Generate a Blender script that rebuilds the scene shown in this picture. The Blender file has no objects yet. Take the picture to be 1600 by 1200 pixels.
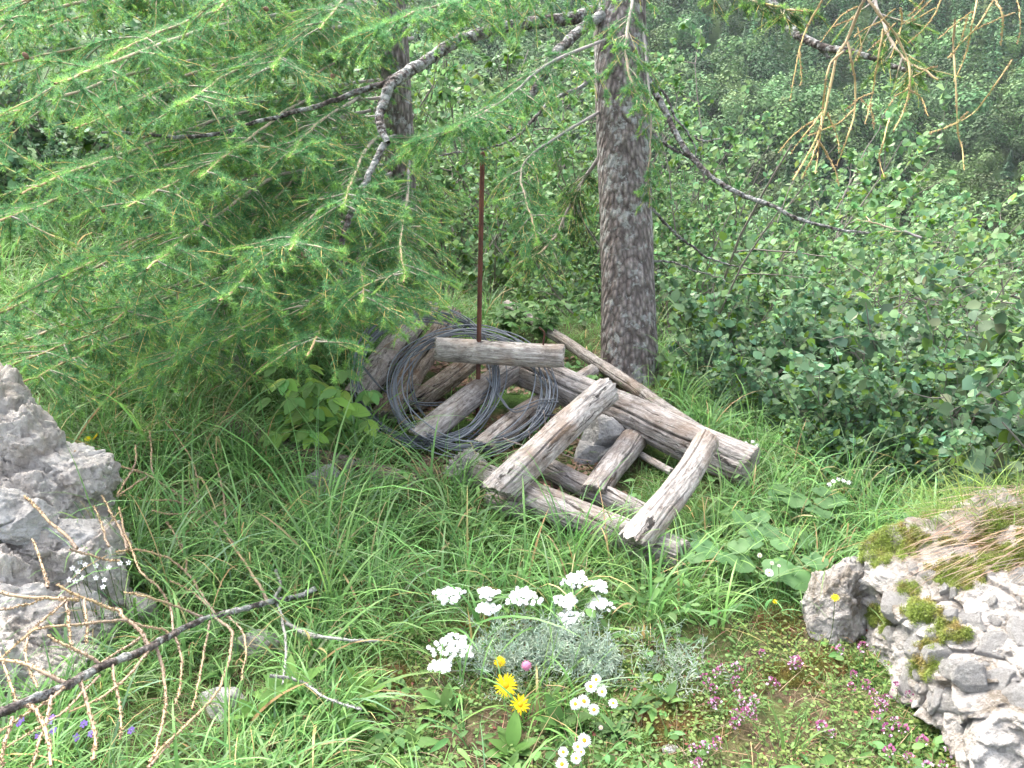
import bpy, math
import numpy as np
from mathutils import Matrix, Vector
rad = math.radians
C = bpy.context.scene
COL = C.collection
# ---------------------------------------------------------------- camera, sky, sun, exposure
PITCH = 20.0
FPX = 1331.0                       # focal length in pixels of the 1600 px photograph
CAM = np.array([0.0, 0.0, 1.5])
cd = bpy.data.cameras.new('camera')
cam = bpy.data.objects.new('camera', cd)
COL.objects.link(cam)
cam.location = CAM
cam.rotation_euler = (rad(90 - PITCH), 0, 0)
cd.sensor_width = 36
cd.lens = 36 * FPX / 1600
cd.clip_start = 0.05
cd.clip_end = 3000
C.camera = cam
w = bpy.data.worlds.new('World')
C.world = w
w.use_nodes = True
nt = w.node_tree
bg = nt.nodes['Background']
sky = nt.nodes.new('ShaderNodeTexSky')
sky.sky_type = 'NISHITA'
sky.sun_disc = False
SUN_EL, SUN_AZ = 52.0, -35.0       # degrees; azimuth from +Y towards +X
sky.sun_elevation = rad(SUN_EL)
sky.sun_rotation = rad(SUN_AZ)
sky.air_density = 1.0
sky.dust_density = 6.0
sky.ozone_density = 0.6
hs = nt.nodes.new('ShaderNodeHueSaturation'); hs.inputs['Saturation'].default_value = 0.5   # thin overcast: paler than a clear sky
nt.links.new(sky.outputs[0], hs.inputs['Color']); nt.links.new(hs.outputs[0], bg.inputs[0])
bg.inputs[1].default_value = 0.15
sl = bpy.data.lights.new('sun', 'SUN')
sun = bpy.data.objects.new('sun', sl)
COL.objects.link(sun)
sl.energy = 1.0
sl.angle = rad(45)
sl.color = (1.0, 0.97, 0.92)
el, az = rad(SUN_EL), rad(SUN_AZ)
sd = Vector((math.sin(az) * math.cos(el), math.cos(az) * math.cos(el), math.sin(el)))
sun.rotation_euler = sd.to_track_quat('Z', 'Y').to_euler()
C.view_settings.view_transform = 'Standard'
C.view_settings.look = 'None'
C.view_settings.exposure = 2.5
C.view_settings.gamma = 1.0
C.cycles.max_bounces = 8
C.cycles.diffuse_bounces = 5
C.cycles.glossy_bounces = 2
C.cycles.transmission_bounces = 5
C.cycles.volume_bounces = 0
C.cycles.use_denoising = True

# ---------------------------------------------------------------- maths helpers
TH = rad(PITCH)
FW = np.array([0, math.cos(TH), -math.sin(TH)])
UP = np.array([0, math.sin(TH), math.cos(TH)])
RT = np.array([1.0, 0, 0])

def nrm(v):
    v = np.asarray(v, float)
    return v / np.maximum(np.linalg.norm(v, axis=-1, keepdims=True), 1e-9)

def W(px, py, d):
    """world point seen at photograph pixel (px, py) at depth d"""
    return CAM + d * (FW + (px - 800) / FPX * RT + (600 - py) / FPX * UP)

def proj(P):
    Q = np.asarray(P) - CAM
    d = np.maximum(Q @ FW, 1e-3)
    return 800 + FPX * (Q @ RT) / d, 600 - FPX * (Q @ UP) / d, Q @ FW

def _hash(i, j, k, s):
    n = (i * 374761393 + j * 668265263 + k * 2147483647 + s * 1274126177) & 0xffffffff
    n = ((n ^ (n >> 13)) * 1274126177) & 0xffffffff
    n = (n ^ (n >> 16)) & 0xffffffff
    return n / 4294967295.0

def vnoise(P, s=0):
    P = np.asarray(P, float)
    I = np.floor(P).astype(np.int64)
    f = P - I
    f = f * f * (3 - 2 * f)
    r = 0
    for a in (0, 1):
        for b in (0, 1):
            for c in (0, 1):
                wgt = (f[:, 0] if a else 1 - f[:, 0]) * (f[:, 1] if b else 1 - f[:, 1]) * (f[:, 2] if c else 1 - f[:, 2])
                r = r + wgt * _hash(I[:, 0] + a, I[:, 1] + b, I[:, 2] + c, s)
    return r * 2 - 1

def fbm(P, s=0, o=4, g=0.5):
    P = np.asarray(P, float)
    r, a, t = 0, 1.0, 0
    for k in range(o):
        r = r + a * vnoise(P * 2.03 ** k, s + k * 17)
        t += a
        a *= g
    return r / t

def sp(x, w=1.0):
    return w * np.logaddexp(0, np.asarray(x) / w)

def sg(x):
    return 1 / (1 + np.exp(-np.clip(x, -40, 40)))

def H(x, y):
    """height of the ground"""
    x = np.atleast_1d(np.asarray(x, float)); y = np.atleast_1d(np.asarray(y, float))
    left = sg((-x - 1.9) / 0.5) * sg((60 - y) / 10)
    s = sp(y - (5.5 - 1.3 * sg((x - 0.82) / 0.08) - 1.35 * np.clip(x - 0.88, 0, 1.0) + 1.5 * left), 0.25)
    h = -28 * (1 - np.exp(-0.40 * s / 28)) * (1 - 0.75 * left)
    h = h - 0.16 * sp(x - 1.3, 0.3) * sg((y - 2.6) / 0.3) * sg((30 - y) / 6)
    h = h + 0.30 * sp(-x - 1.6, 0.4) * sg((y - 2.6) / 0.6) * sg((14 - y) / 3)
    h = h + 0.42 * sp(y - 185 + 0.12 * x, 22)
    near = sg((14 - y) / 2)
    P = np.stack([x, y, x * 0], 1)
    h = h + near * (0.05 * fbm(P * 1.3, 3, 3) + 0.018 * fbm(P * 6, 5, 2))
    far = sg((y - 60) / 6)
    h = h + far * 9 * fbm(P * 0.012, 9, 4) + sg((y - 14) / 4) * (1 - far) * 0.5 * fbm(P * 0.12, 11, 2)
    return h

def GH(px, py, dz=0.0):
    """point at this pixel of the photograph lying dz above the ground"""
    ds = np.concatenate([np.linspace(0.8, 12, 1200), np.linspace(12, 400, 4000)])
    P = CAM + ds[:, None] * (FW + (px - 800) / FPX * RT + (600 - py) / FPX * UP)
    g = P[:, 2] - H(P[:, 0], P[:, 1]) - dz
    i = np.argmax(g < 0)
    if i == 0:
        return P[600]
    t = g[i - 1] / (g[i - 1] - g[i])
    return P[i - 1] * (1 - t) + P[i] * t

def onG(x, y, dz=0.0):
    return np.array([x, y, H(x, y)[0] + dz])

# ---------------------------------------------------------------- mesh helpers
class MB:
    """collects triangles and quads with a colour per vertex and links them as ONE mesh object"""
    def __init__(s):
        s.V, s.Q, s.T, s.Cc, s.Qm, s.Tm, s.n = [], [], [], [], [], [], 0

    def add(s, V, Q=None, T=None, c=(0.5, 0.5, 0.5), m=0):
        V = np.asarray(V, float).reshape(-1, 3)
        s.V.append(V)
        c = np.asarray(c, float)
        if c.ndim == 1:
            c = np.broadcast_to(c, (len(V), 3))
        s.Cc.append(c)
        if Q is not None and len(Q):
            s.Q.append(np.asarray(Q, np.int64).reshape(-1, 4) + s.n); s.Qm.append(np.full(len(s.Q[-1]), m))
        if T is not None and len(T):
            s.T.append(np.asarray(T, np.int64).reshape(-1, 3) + s.n); s.Tm.append(np.full(len(s.T[-1]), m))
        s.n += len(V)
        return s

    def mesh(s, name, mats, smooth=True):
        V = np.concatenate(s.V).astype(np.float32)
        Q = np.concatenate(s.Q) if s.Q else np.zeros((0, 4), np.int64)
        T = np.concatenate(s.T) if s.T else np.zeros((0, 3), np.int64)
        me = bpy.data.meshes.new(name)
        me.vertices.add(len(V)); me.vertices.foreach_set('co', V.ravel())
        nl = Q.size + T.size
        me.loops.add(nl); me.loops.foreach_set('vertex_index', np.concatenate([Q.ravel(), T.ravel()]).astype(np.int32))
        npoly = len(Q) + len(T)
        me.polygons.add(npoly)
        st = np.concatenate([np.arange(len(Q)) * 4, Q.size + np.arange(len(T)) * 3]).astype(np.int32)
        me.polygons.foreach_set('loop_start', st)
        me.polygons.foreach_set('use_smooth', np.full(npoly, smooth))
        if not isinstance(mats, (list, tuple)):
            mats = [mats]
        for m in mats:
            me.materials.append(m)
        if len(mats) > 1:
            mi = np.concatenate((s.Qm or [np.zeros(0)]) + (s.Tm or [np.zeros(0)])).astype(np.int32)
            me.polygons.foreach_set('material_index', mi)
        ca = me.color_attributes.new('col', 'FLOAT_COLOR', 'POINT')
        cc = np.ones((len(V), 4), np.float32); cc[:, :3] = np.concatenate(s.Cc)
        ca.data.foreach_set('color', cc.ravel())
        me.update(calc_edges=True)
        return me

    def build(s, name, mats, parent=None, smooth=True, origin=None):
        if origin is not None:
            o3 = np.asarray(origin, float)
            s.V = [v - o3 for v in s.V]
        o = link(name, s.mesh(name, mats, smooth), parent)
        if origin is not None:
            o.location = origin
        return o

def link(name, data, parent=None):
    o = bpy.data.objects.new(name, data)
    COL.objects.link(o)
    if parent is not None:
        o.parent = parent
    return o

def tag(o, label=None, cat=None, group=None, kind=None):
    if label: o['label'] = label
    if cat: o['category'] = cat
    if group: o['group'] = group
    if kind: o['kind'] = kind
    return o

def thing(name, label, cat, loc, group=None, rz=0.0, sc=1.0):
    o = link(name, None)
    o.location = loc; o.rotation_euler = (0, 0, rz); o.scale = (sc, sc, sc)
    return tag(o, label, cat, group)

def copy_thing(src, loc, rz=0.0, sc=1.0, label=None, group=None):
    r = src.copy(); COL.objects.link(r)
    r.location = loc; r.rotation_euler = (0, 0, rz); r.scale = (sc, sc, sc) if not hasattr(sc, '__len__') else sc
    if label: r['label'] = label
    if group: r['group'] = group
    for ch in src.children:
        c = ch.copy(); COL.objects.link(c); c.parent = r
        for g in ch.children:
            d = g.copy(); COL.objects.link(d); d.parent = c
    return r

def tubes(P, R, S=6):
    """K tubes of M points; returns verts, quads"""
    P = np.asarray(P, float)
    if P.ndim == 2: P = P[None]
    R = np.asarray(R, float)
    if R.ndim == 1: R = np.broadcast_to(R, P.shape[:2])
    K, M, _ = P.shape
    D = np.gradient(P, axis=1)
    D = nrm(D)
    ref = np.where(np.abs(D[:, :1, 2:3]) > 0.9, np.array([1.0, 0, 0]), np.array([0, 0, 1.0]))
    ref = np.broadcast_to(ref, D.shape)
    A = nrm(np.cross(D, ref)); B = np.cross(D, A)
    t = np.arange(S) * 2 * math.pi / S
    V = P[:, :, None] + R[:, :, None, None] * (A[:, :, None] * np.cos(t)[:, None] + B[:, :, None] * np.sin(t)[:, None])
    k, m, s_ = np.meshgrid(np.arange(K), np.arange(M - 1), np.arange(S), indexing='ij')
    b = k * M * S + m * S
    Q = np.stack([b + s_, b + (s_ + 1) % S, b + S + (s_ + 1) % S, b + S + s_], -1).reshape(-1, 4)
    return V.reshape(-1, 3), Q

def rs(pts, n, smooth=True):
    """resample a polyline (Catmull-Rom) to n points"""
    p = np.asarray(pts, float)
    if len(p) == 2:
        return p[0] + (p[1] - p[0]) * np.linspace(0, 1, n)[:, None]
    e = np.vstack([2 * p[0] - p[1], p, 2 * p[-1] - p[-2]])
    u = np.linspace(0, len(p) - 1 - 1e-6, n); i = u.astype(int); f = (u - i)[:, None]
    a, b, c, d = e[i], e[i + 1], e[i + 2], e[i + 3]
    return 0.5 * (2 * b + (c - a) * f + (2 * a - 5 * b + 4 * c - d) * f ** 2 + (3 * b - a - 3 * c + d) * f ** 3)

def grow(S0, D0, L, n, grav, wig, rng):
    K = len(S0); P = np.zeros((K, n, 3)); P[:, 0] = S0; d = nrm(D0); L = np.broadcast_to(L, (K,))
    g = np.broadcast_to(np.asarray(grav, float), (K,))
    for i in range(1, n):
        d = nrm(d + wig * rng.normal(size=(K, 3)) + g[:, None] * np.array([0, 0, 1.0]))
        P[:, i] = P[:, i - 1] + d * (L / (n - 1))[:, None]
    return P

def sample(P, k, rng, lo=0.0, hi=1.0):
    """k random points along random polylines of P; returns point, direction, t, index"""
    K, M, _ = P.shape
    i = rng.integers(0, K, k); t = rng.uniform(lo, hi, k)
    u = np.clip(t * (M - 1), 0, M - 1.001); j = u.astype(int); f = (u - j)[:, None]
    a, b = P[i, j], P[i, j + 1]
    return a * (1 - f) + b * f, nrm(b - a), t, i

def inst(mb, TV, TQ, TT, O, A, N, S, c, m=0, wide=1.0):
    """place template (x across, y along, z up) K times: origins O, axes A, normal hints N, sizes S, colours c"""
    K = len(O)
    if K == 0: return
    A = nrm(A); side = nrm(np.cross(A, N)); N2 = np.cross(side, A)
    S = np.broadcast_to(S, (K,)); wd = np.broadcast_to(wide, (K,))
    TV = np.asarray(TV, float)
    V = O[:, None] + S[:, None, None] * (TV[None, :, :1] * wd[:, None, None] * side[:, None] + TV[None, :, 1:2] * A[:, None] + TV[None, :, 2:] * N2[:, None])
    off = (np.arange(K) * len(TV))[:, None, None]
    Q = (np.asarray(TQ)[None] + off).reshape(-1, 4) if TQ is not None and len(TQ) else None
    T = (np.asarray(TT)[None] + off).reshape(-1, 3) if TT is not None and len(TT) else None
    c = np.asarray(c, float)
    if c.ndim == 1: c = np.broadcast_to(c, (K, 3))
    mb.add(V.reshape(-1, 3), Q, T, np.repeat(c, len(TV), 0), m)

LEAF = ([(0, 0, 0), (-.30, .30, .07), (0, .33, 0), (.30, .30, .07), (-.27, .68, .04), (0, .70, -.03), (.27, .68, .04), (0, 1, -.1)],
        [(1, 2, 5, 4), (2, 3, 6, 5)], [(0, 2, 1), (0, 3, 2), (4, 5, 7), (5, 6, 7)])
SLIM = ([(0, 0, 0), (-.11, .35, .03), (0, .36, 0), (.11, .35, .03), (-.09, .7, .0), (0, .7, -.03), (.09, .7, .0), (0, 1, -.16)], LEAF[1], LEAF[2])
DIA = ([(0, 0, 0), (-.36, .5, .05), (0, 1, -.05), (.36, .5, .05)], [(0, 3, 2, 1)], [])

def blades(mb, O, D, L, Wd, bend, col, seg=5, rng=None, tip=None):
    """arching grass blades: origins O, start directions D, lengths L, widths Wd, bend amounts"""
    K = len(O); D = nrm(D)
    hor = D.copy(); hor[:, 2] = 0; hor = nrm(hor + 1e-4)
    side = nrm(np.cross(D, np.array([0, 0, 1.0])) + 1e-6)
    tw = rng.normal(0, 0.5, K)[:, None] if rng is not None else 0
    side = nrm(side + tw * np.cross(side, D))
    V = np.zeros((K, seg * 2 + 1, 3)); p = O.copy(); d = D.copy()
    for i in range(seg + 1):
        t = i / seg
        if i == seg:
            V[:, -1] = p
        else:
            wv = (Wd * (1 - 0.75 * t ** 1.6))[:, None] * 0.5
            V[:, 2 * i] = p - side * wv; V[:, 2 * i + 1] = p + side * wv
        d = nrm(d + (bend * (0.5 + t))[:, None] / seg * (hor * 0.75 - np.array([0, 0, 1.0])))
        p = p + d * (L / seg)[:, None]
    off = (np.arange(K) * (2 * seg + 1))[:, None, None]
    q = np.array([(2 * i, 2 * i + 1, 2 * i + 3, 2 * i + 2) for i in range(seg - 1)])
    Q = (q[None] + off).reshape(-1, 4)
    T = (np.array([[(2 * seg - 2), 2 * seg - 1, 2 * seg]])[None] + off).reshape(-1, 3)
    col = np.broadcast_to(col, (K, 3))
    cc = np.repeat(col, 2 * seg + 1, 0)
    if tip is not None:
        tt = np.tile(np.r_[np.repeat(np.arange(seg) / seg, 2), 1.0], K)[:, None] ** 3
        cc = cc * (1 - tt) + np.repeat(np.broadcast_to(tip, (K, 3)), 2 * seg + 1, 0) * tt
    mb.add(V.reshape(-1, 3), Q, T, cc)

def cvar(base, n, rng, v=0.15, h=0.1):
    """n colours around a base: brightness and hue vary from leaf to leaf"""
    b = np.asarray(base)[None] * np.exp(rng.normal(0, v, n))[:, None]
    return np.clip(b * np.exp(rng.normal(0, h, (n, 3)) * [1.0, 0.3, 0.8]), 0, 1)

def mixc(a, b, t):
    t = np.asarray(t)[:, None]
    return np.asarray(a) * (1 - t) + np.asarray(b) * t

_ico = {}
def ico(n):
    if n not in _ico:
        g = (1 + 5 ** .5) / 2
        v = [(-1, g, 0), (1, g, 0), (-1, -g, 0), (1, -g, 0), (0, -1, g), (0, 1, g), (0, -1, -g), (0, 1, -g), (g, 0, -1), (g, 0, 1), (-g, 0, -1), (-g, 0, 1)]
        f = np.array([(0, 11, 5), (0, 5, 1), (0, 1, 7), (0, 7, 10), (0, 10, 11), (1, 5, 9), (5, 11, 4), (11, 10, 2), (10, 7, 6), (7, 1, 8), (3, 9, 4), (3, 4, 2), (3, 2, 6), (3, 6, 8), (3, 8, 9), (4, 9, 5), (2, 4, 11), (6, 2, 10), (8, 6, 7), (9, 8, 1)])
        v = nrm(np.array(v, float))
        for _ in range(n):
            e = np.concatenate([f[:, [0, 1]], f[:, [1, 2]], f[:, [2, 0]]]); e.sort(1)
            u, inv = np.unique(e, axis=0, return_inverse=True); inv = inv.ravel()
            m = len(v) + inv.reshape(3, -1)
            v = np.vstack([v, nrm(v[u[:, 0]] + v[u[:, 1]])])
            a, b, c = f.T; ab, bc, ca = m
            f = np.concatenate([np.stack([a, ab, ca], 1), np.stack([b, bc, ab], 1), np.stack([c, ca, bc], 1), np.stack([ab, bc, ca], 1)])
        _ico[n] = (v, f)
    return _ico[n]

def stone(seed, dims, sub=4, planes=14, rough=0.12, freq=3.0, crack=0.0):
    """angular stone: a polytope with broken, weathered faces"""
    rng = np.random.default_rng(seed)
    v, f = ico(sub)
    n = nrm(rng.normal(size=(planes, 3))); c = rng.uniform(0.72, 1.05, planes)
    dt = v @ n.T
    r = np.min(np.where(dt > 0.05, c / np.maximum(dt, 0.05), 3.0), 1)
    r = np.minimum(r, 1.35)
    P = v * r[:, None]
    r2 = rough * fbm(P * freq + seed, seed, 5, 0.55) + rough * 0.7 * (0.5 - np.abs(fbm(P * freq * 0.7 + 5 + seed, seed + 3, 3))) 
    if crack:
        r2 = r2 - crack * np.clip(0.10 - np.abs(fbm(P * freq * 0.6 + 31, seed + 9, 3)), 0, 0.10) * 10
    return P * (1 + r2)[:, None] * np.asarray(dims), f
# ---------------------------------------------------------------- materials
def newmat(name):
    m = bpy.data.materials.new(name); m.use_nodes = True
    t = m.node_tree; b = t.nodes['Principled BSDF']
    return m, t, b, t.nodes, t.links

def leafmat(name, rough=0.5, trans=0.35, spec=0.4):
    m, t, b, N, L = newmat(name)
    a = N.new('ShaderNodeVertexColor'); a.layer_name = 'col'
    L.new(a.outputs[0], b.inputs['Base Color'])
    b.inputs['Roughness'].default_value = rough
    b.inputs['Specular IOR Level'].default_value = spec
    if trans > 0:
        tr = N.new('ShaderNodeBsdfTranslucent'); mx = N.new('ShaderNodeMixShader'); mx.inputs[0].default_value = trans
        L.new(a.outputs[0], tr.inputs[0]); L.new(b.outputs[0], mx.inputs[1]); L.new(tr.outputs[0], mx.inputs[2])
        L.new(mx.outputs[0], N['Material Output'].inputs[0])
    return m

def noise(N, L, vec, scale, detail=4, rough=0.6, dist=0.0):
    n = N.new('ShaderNodeTexNoise'); n.inputs['Scale'].default_value = scale
    n.inputs['Detail'].default_value = detail; n.inputs['Roughness'].default_value = rough; n.inputs['Distortion'].default_value = dist
    if vec is not None: L.new(vec, n.inputs['Vector'])
    return n

def ramp(N, L, fac, stops):
    r = N.new('ShaderNodeValToRGB'); e = r.color_ramp.elements
    while len(e) < len(stops): e.new(0.5)
    for x, (p, c) in zip(e, stops):
        x.position = p; x.color = (c[0], c[1], c[2], 1) if hasattr(c, '__len__') else (c, c, c, 1)
    L.new(fac, r.inputs[0])
    return r

def mix(N, L, fac, a, b, mode='MIX'):
    m = N.new('ShaderNodeMix'); m.data_type = 'RGBA'; m.blend_type = mode
    for s, v in ((m.inputs[0], fac), (m.inputs[6], a), (m.inputs[7], b)):
        if isinstance(v, (int, float)): s.default_value = v
        elif isinstance(v, tuple): s.default_value = (*v, 1)
        else: L.new(v, s)
    return m.outputs[2]

def bump(N, L, b, h, strength, dist):
    n = N.new('ShaderNodeBump'); n.inputs['Strength'].default_value = strength; n.inputs['Distance'].default_value = dist
    L.new(h, n.inputs['Height']); L.new(n.outputs[0], b.inputs['Normal'])

def objvec(N, L, scale=(1, 1, 1)):
    tc = N.new('ShaderNodeTexCoord'); mp = N.new('ShaderNodeMapping'); mp.inputs['Scale'].default_value = scale
    L.new(tc.outputs['Object'], mp.inputs['Vector'])
    return mp.outputs[0]

M_GRASS = leafmat('grass_blade', 0.45, 0.42, 0.35)
M_LEAF = leafmat('leaf', 0.55, 0.38, 0.22)
M_GLOSS = leafmat('glossy_leaf', 0.55, 0.38, 0.2)
M_NEEDLE = leafmat('larch_needle', 0.5, 0.45, 0.3)
M_FAR = leafmat('far_foliage', 0.7, 0.15, 0.2)
M_PETAL = leafmat('petal', 0.6, 0.3, 0.2)
M_TWIG = leafmat('twig_bark', 0.85, 0.0, 0.2)
M_WIRE = leafmat('wire_coating', 0.55, 0.0, 0.35)

def groundmat():
    m, t, b, N, L = newmat('soil_and_moss')
    v = objvec(N, L)
    n1 = noise(N, L, v, 2.2, 6, 0.65); n2 = noise(N, L, v, 38, 6, 0.75); n3 = noise(N, L, v, 9, 5, 0.6)
    soil = ramp(N, L, n2.outputs[0], [(0.3, (0.03, 0.022, 0.014)), (0.5, (0.10, 0.075, 0.045)), (0.72, (0.22, 0.17, 0.11))]).outputs[0]
    green = ramp(N, L, n3.outputs[0], [(0.3, (0.03, 0.06, 0.015)), (0.55, (0.06, 0.115, 0.025)), (0.75, (0.12, 0.14, 0.03))]).outputs[0]
    f = ramp(N, L, n1.outputs[0], [(0.44, 0), (0.58, 1)]).outputs[0]
    sx = N.new('ShaderNodeSeparateXYZ'); L.new(v, sx.inputs[0]); mr = N.new('ShaderNodeMapRange'); mr.inputs[1].default_value = 5.0; mr.inputs[2].default_value = 8.0; L.new(sx.outputs[1], mr.inputs[0])
    c1 = mix(N, L, f, green, soil)
    n4 = noise(N, L, v, 0.5, 6, 0.7); wild = ramp(N, L, n4.outputs[0], [(0.3, (0.03, 0.06, 0.02)), (0.6, (0.055, 0.10, 0.03)), (0.8, (0.08, 0.125, 0.045))]).outputs[0]
    L.new(mix(N, L, mr.outputs[0], c1, wild), b.inputs['Base Color'])
    b.inputs['Roughness'].default_value = 0.95; b.inputs['Specular IOR Level'].default_value = 0.1
    bump(N, L, b, n2.outputs[0], 0.8, 0.03)
    return m
M_GROUND = groundmat()

def woodmat(name, dark, mid, light, warm, lich=0.5):
    """weathered wood, grain runs along local Z"""
    m, t, b, N, L = newmat(name)
    oi = N.new('ShaderNodeObjectInfo'); tc = N.new('ShaderNodeTexCoord'); sc = N.new('ShaderNodeVectorMath'); sc.operation = 'SCALE'
    cb = N.new('ShaderNodeCombineXYZ'); L.new(oi.outputs['Random'], cb.inputs[0]); L.new(oi.outputs['Random'], cb.inputs[2]); L.new(cb.outputs[0], sc.inputs[0]); sc.inputs['Scale'].default_value = 7.0
    ad = N.new('ShaderNodeVectorMath'); ad.operation = 'ADD'; L.new(tc.outputs['Object'], ad.inputs[0]); L.new(sc.outputs[0], ad.inputs[1])
    wn = noise(N, L, ad.outputs[0], 9, 3, 0.6); ws = N.new('ShaderNodeVectorMath'); ws.operation = 'MULTIPLY_ADD'; L.new(wn.outputs[1], ws.inputs[0]); ws.inputs[1].default_value = (0.035, 0.035, 0.0); L.new(ad.outputs[0], ws.inputs[2])
    mp = N.new('ShaderNodeMapping'); mp.inputs['Scale'].default_value = (1, 1, 0.13); L.new(ws.outputs[0], mp.inputs['Vector']); v = mp.outputs[0]; v2 = ad.outputs[0]
    g = noise(N, L, v, 85, 6, 0.75, 0.8); g2 = noise(N, L, v, 30, 4, 0.65, 0.6); big = noise(N, L, v2, 7, 4, 0.6); sp_ = noise(N, L, v2, 60, 4, 0.7)
    col = ramp(N, L, g.outputs[0], [(0.30, dark), (0.44, mid), (0.62, light)]).outputs[0]
    crk = ramp(N, L, g2.outputs[0], [(0.34, 0.12), (0.41, 1.0)]).outputs[0]
    col = mix(N, L, 1.0, col, crk, 'MULTIPLY')
    wf = ramp(N, L, big.outputs[0], [(0.48, 0), (0.68, 1)]).outputs[0]
    col = mix(N, L, wf, col, mix(N, L, 0.6, col, warm), 'MIX')
    bl = noise(N, L, v2, 16, 5, 0.7); col = mix(N, L, 1.0, col, ramp(N, L, bl.outputs[0], [(0.30, 0.55), (0.50, 1.0), (0.70, 1.25)]).outputs[0], 'MULTIPLY')
    lf = ramp(N, L, sp_.outputs[0], [(0.60, 0), (0.68, lich)]).outputs[0]
    col = mix(N, L, lf, col, (0.46, 0.47, 0.42))
    L.new(col, b.inputs['Base Color'])
    b.inputs['Roughness'].default_value = 0.9; b.inputs['Specular IOR Level'].default_value = 0.15
    h = N.new('ShaderNodeMath'); h.operation = 'ADD'; L.new(g.outputs[0], h.inputs[0]); L.new(crk, h.inputs[1])
    bump(N, L, b, h.outputs[0], 0.7, 0.008)
    return m
M_WOOD = woodmat('weathered_grey_wood', (0.07, 0.058, 0.052), (0.225, 0.20, 0.182), (0.41, 0.38, 0.355), (0.17, 0.12, 0.085))
M_WOODP = woodmat('bleached_pale_wood', (0.09, 0.072, 0.06), (0.285, 0.255, 0.23), (0.49, 0.455, 0.415), (0.22, 0.15, 0.10), 0.4)
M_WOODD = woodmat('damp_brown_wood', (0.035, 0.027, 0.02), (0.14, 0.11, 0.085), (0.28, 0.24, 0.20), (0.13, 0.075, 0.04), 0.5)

def endmat():
    m, t, b, N, L = newmat('sawn_log_end')
    v = objvec(N, L)
    w_ = N.new('ShaderNodeTexWave'); w_.wave_type = 'RINGS'; w_.rings_direction = 'Z'; w_.inputs['Scale'].default_value = 45
    w_.inputs['Distortion'].default_value = 2.5; w_.inputs['Detail'].default_value = 2; L.new(v, w_.inputs['Vector'])
    n = noise(N, L, v, 30, 5, 0.7)
    col = ramp(N, L, w_.outputs[1], [(0.0, (0.20, 0.17, 0.14)), (1.0, (0.38, 0.35, 0.31))]).outputs[0]
    col = mix(N, L, 1.0, col, ramp(N, L, n.outputs[0], [(0.35, 0.35), (0.5, 1.0)]).outputs[0], 'MULTIPLY')
    L.new(col, b.inputs['Base Color']); b.inputs['Roughness'].default_value = 0.9
    bump(N, L, b, n.outputs[0], 0.6, 0.01)
    return m
M_END = endmat()

def barkmat(name, tones, lichen, lichf=(0.56, 0.63), zs=0.35):
    m, t, b, N, L = newmat(name)
    v = objvec(N, L, (1, 1, zs)); v2 = objvec(N, L)
    vo = N.new('ShaderNodeTexVoronoi'); vo.inputs['Scale'].default_value = 48; L.new(v, vo.inputs['Vector'])
    n = noise(N, L, v, 26, 6, 0.7, 0.5); n2 = noise(N, L, v2, 17, 6, 0.75); n3 = noise(N, L, v2, 4, 3, 0.5)
    col = ramp(N, L, n.outputs[0], [(0.33, tones[0]), (0.48, tones[1]), (0.66, tones[2])]).outputs[0]
    col = mix(N, L, 1.0, col, ramp(N, L, vo.outputs['Distance'], [(0.15, 1.0), (0.62, 0.42)]).outputs[0], 'MULTIPLY')
    fm = N.new('ShaderNodeMath'); fm.operation = 'ADD'; fm.inputs[1].default_value = 0
    L.new(n2.outputs[0], fm.inputs[0])
    m3 = N.new('ShaderNodeMath'); m3.operation = 'MULTIPLY_ADD'; L.new(n3.outputs[0], m3.inputs[0]); m3.inputs[1].default_value = 0.22; L.new(n2.outputs[0], m3.inputs[2])
    lf = ramp(N, L, m3.outputs[0], [(lichf[0] + 0.08, 0), (lichf[1] + 0.08, 0.85)]).outputs[0]
    col = mix(N, L, lf, col, lichen)
    L.new(col, b.inputs['Base Color']); b.inputs['Roughness'].default_value = 0.92; b.inputs['Specular IOR Level'].default_value = 0.15
    h = N.new('ShaderNodeMath'); h.operation = 'SUBTRACT'; L.new(n.outputs[0], h.inputs[0]); L.new(vo.outputs['Distance'], h.inputs[1])
    bump(N, L, b, h.outputs[0], 0.9, 0.03)
    return m
M_BARK = barkmat('larch_bark', ((0.19, 0.155, 0.14), (0.31, 0.265, 0.245), (0.43, 0.39, 0.365)), (0.38, 0.39, 0.37))
M_LIMB = barkmat('lichen_limb_bark', ((0.09, 0.07, 0.065), (0.19, 0.16, 0.145), (0.29, 0.26, 0.24)), (0.42, 0.43, 0.41), (0.50, 0.60), 1)

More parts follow.
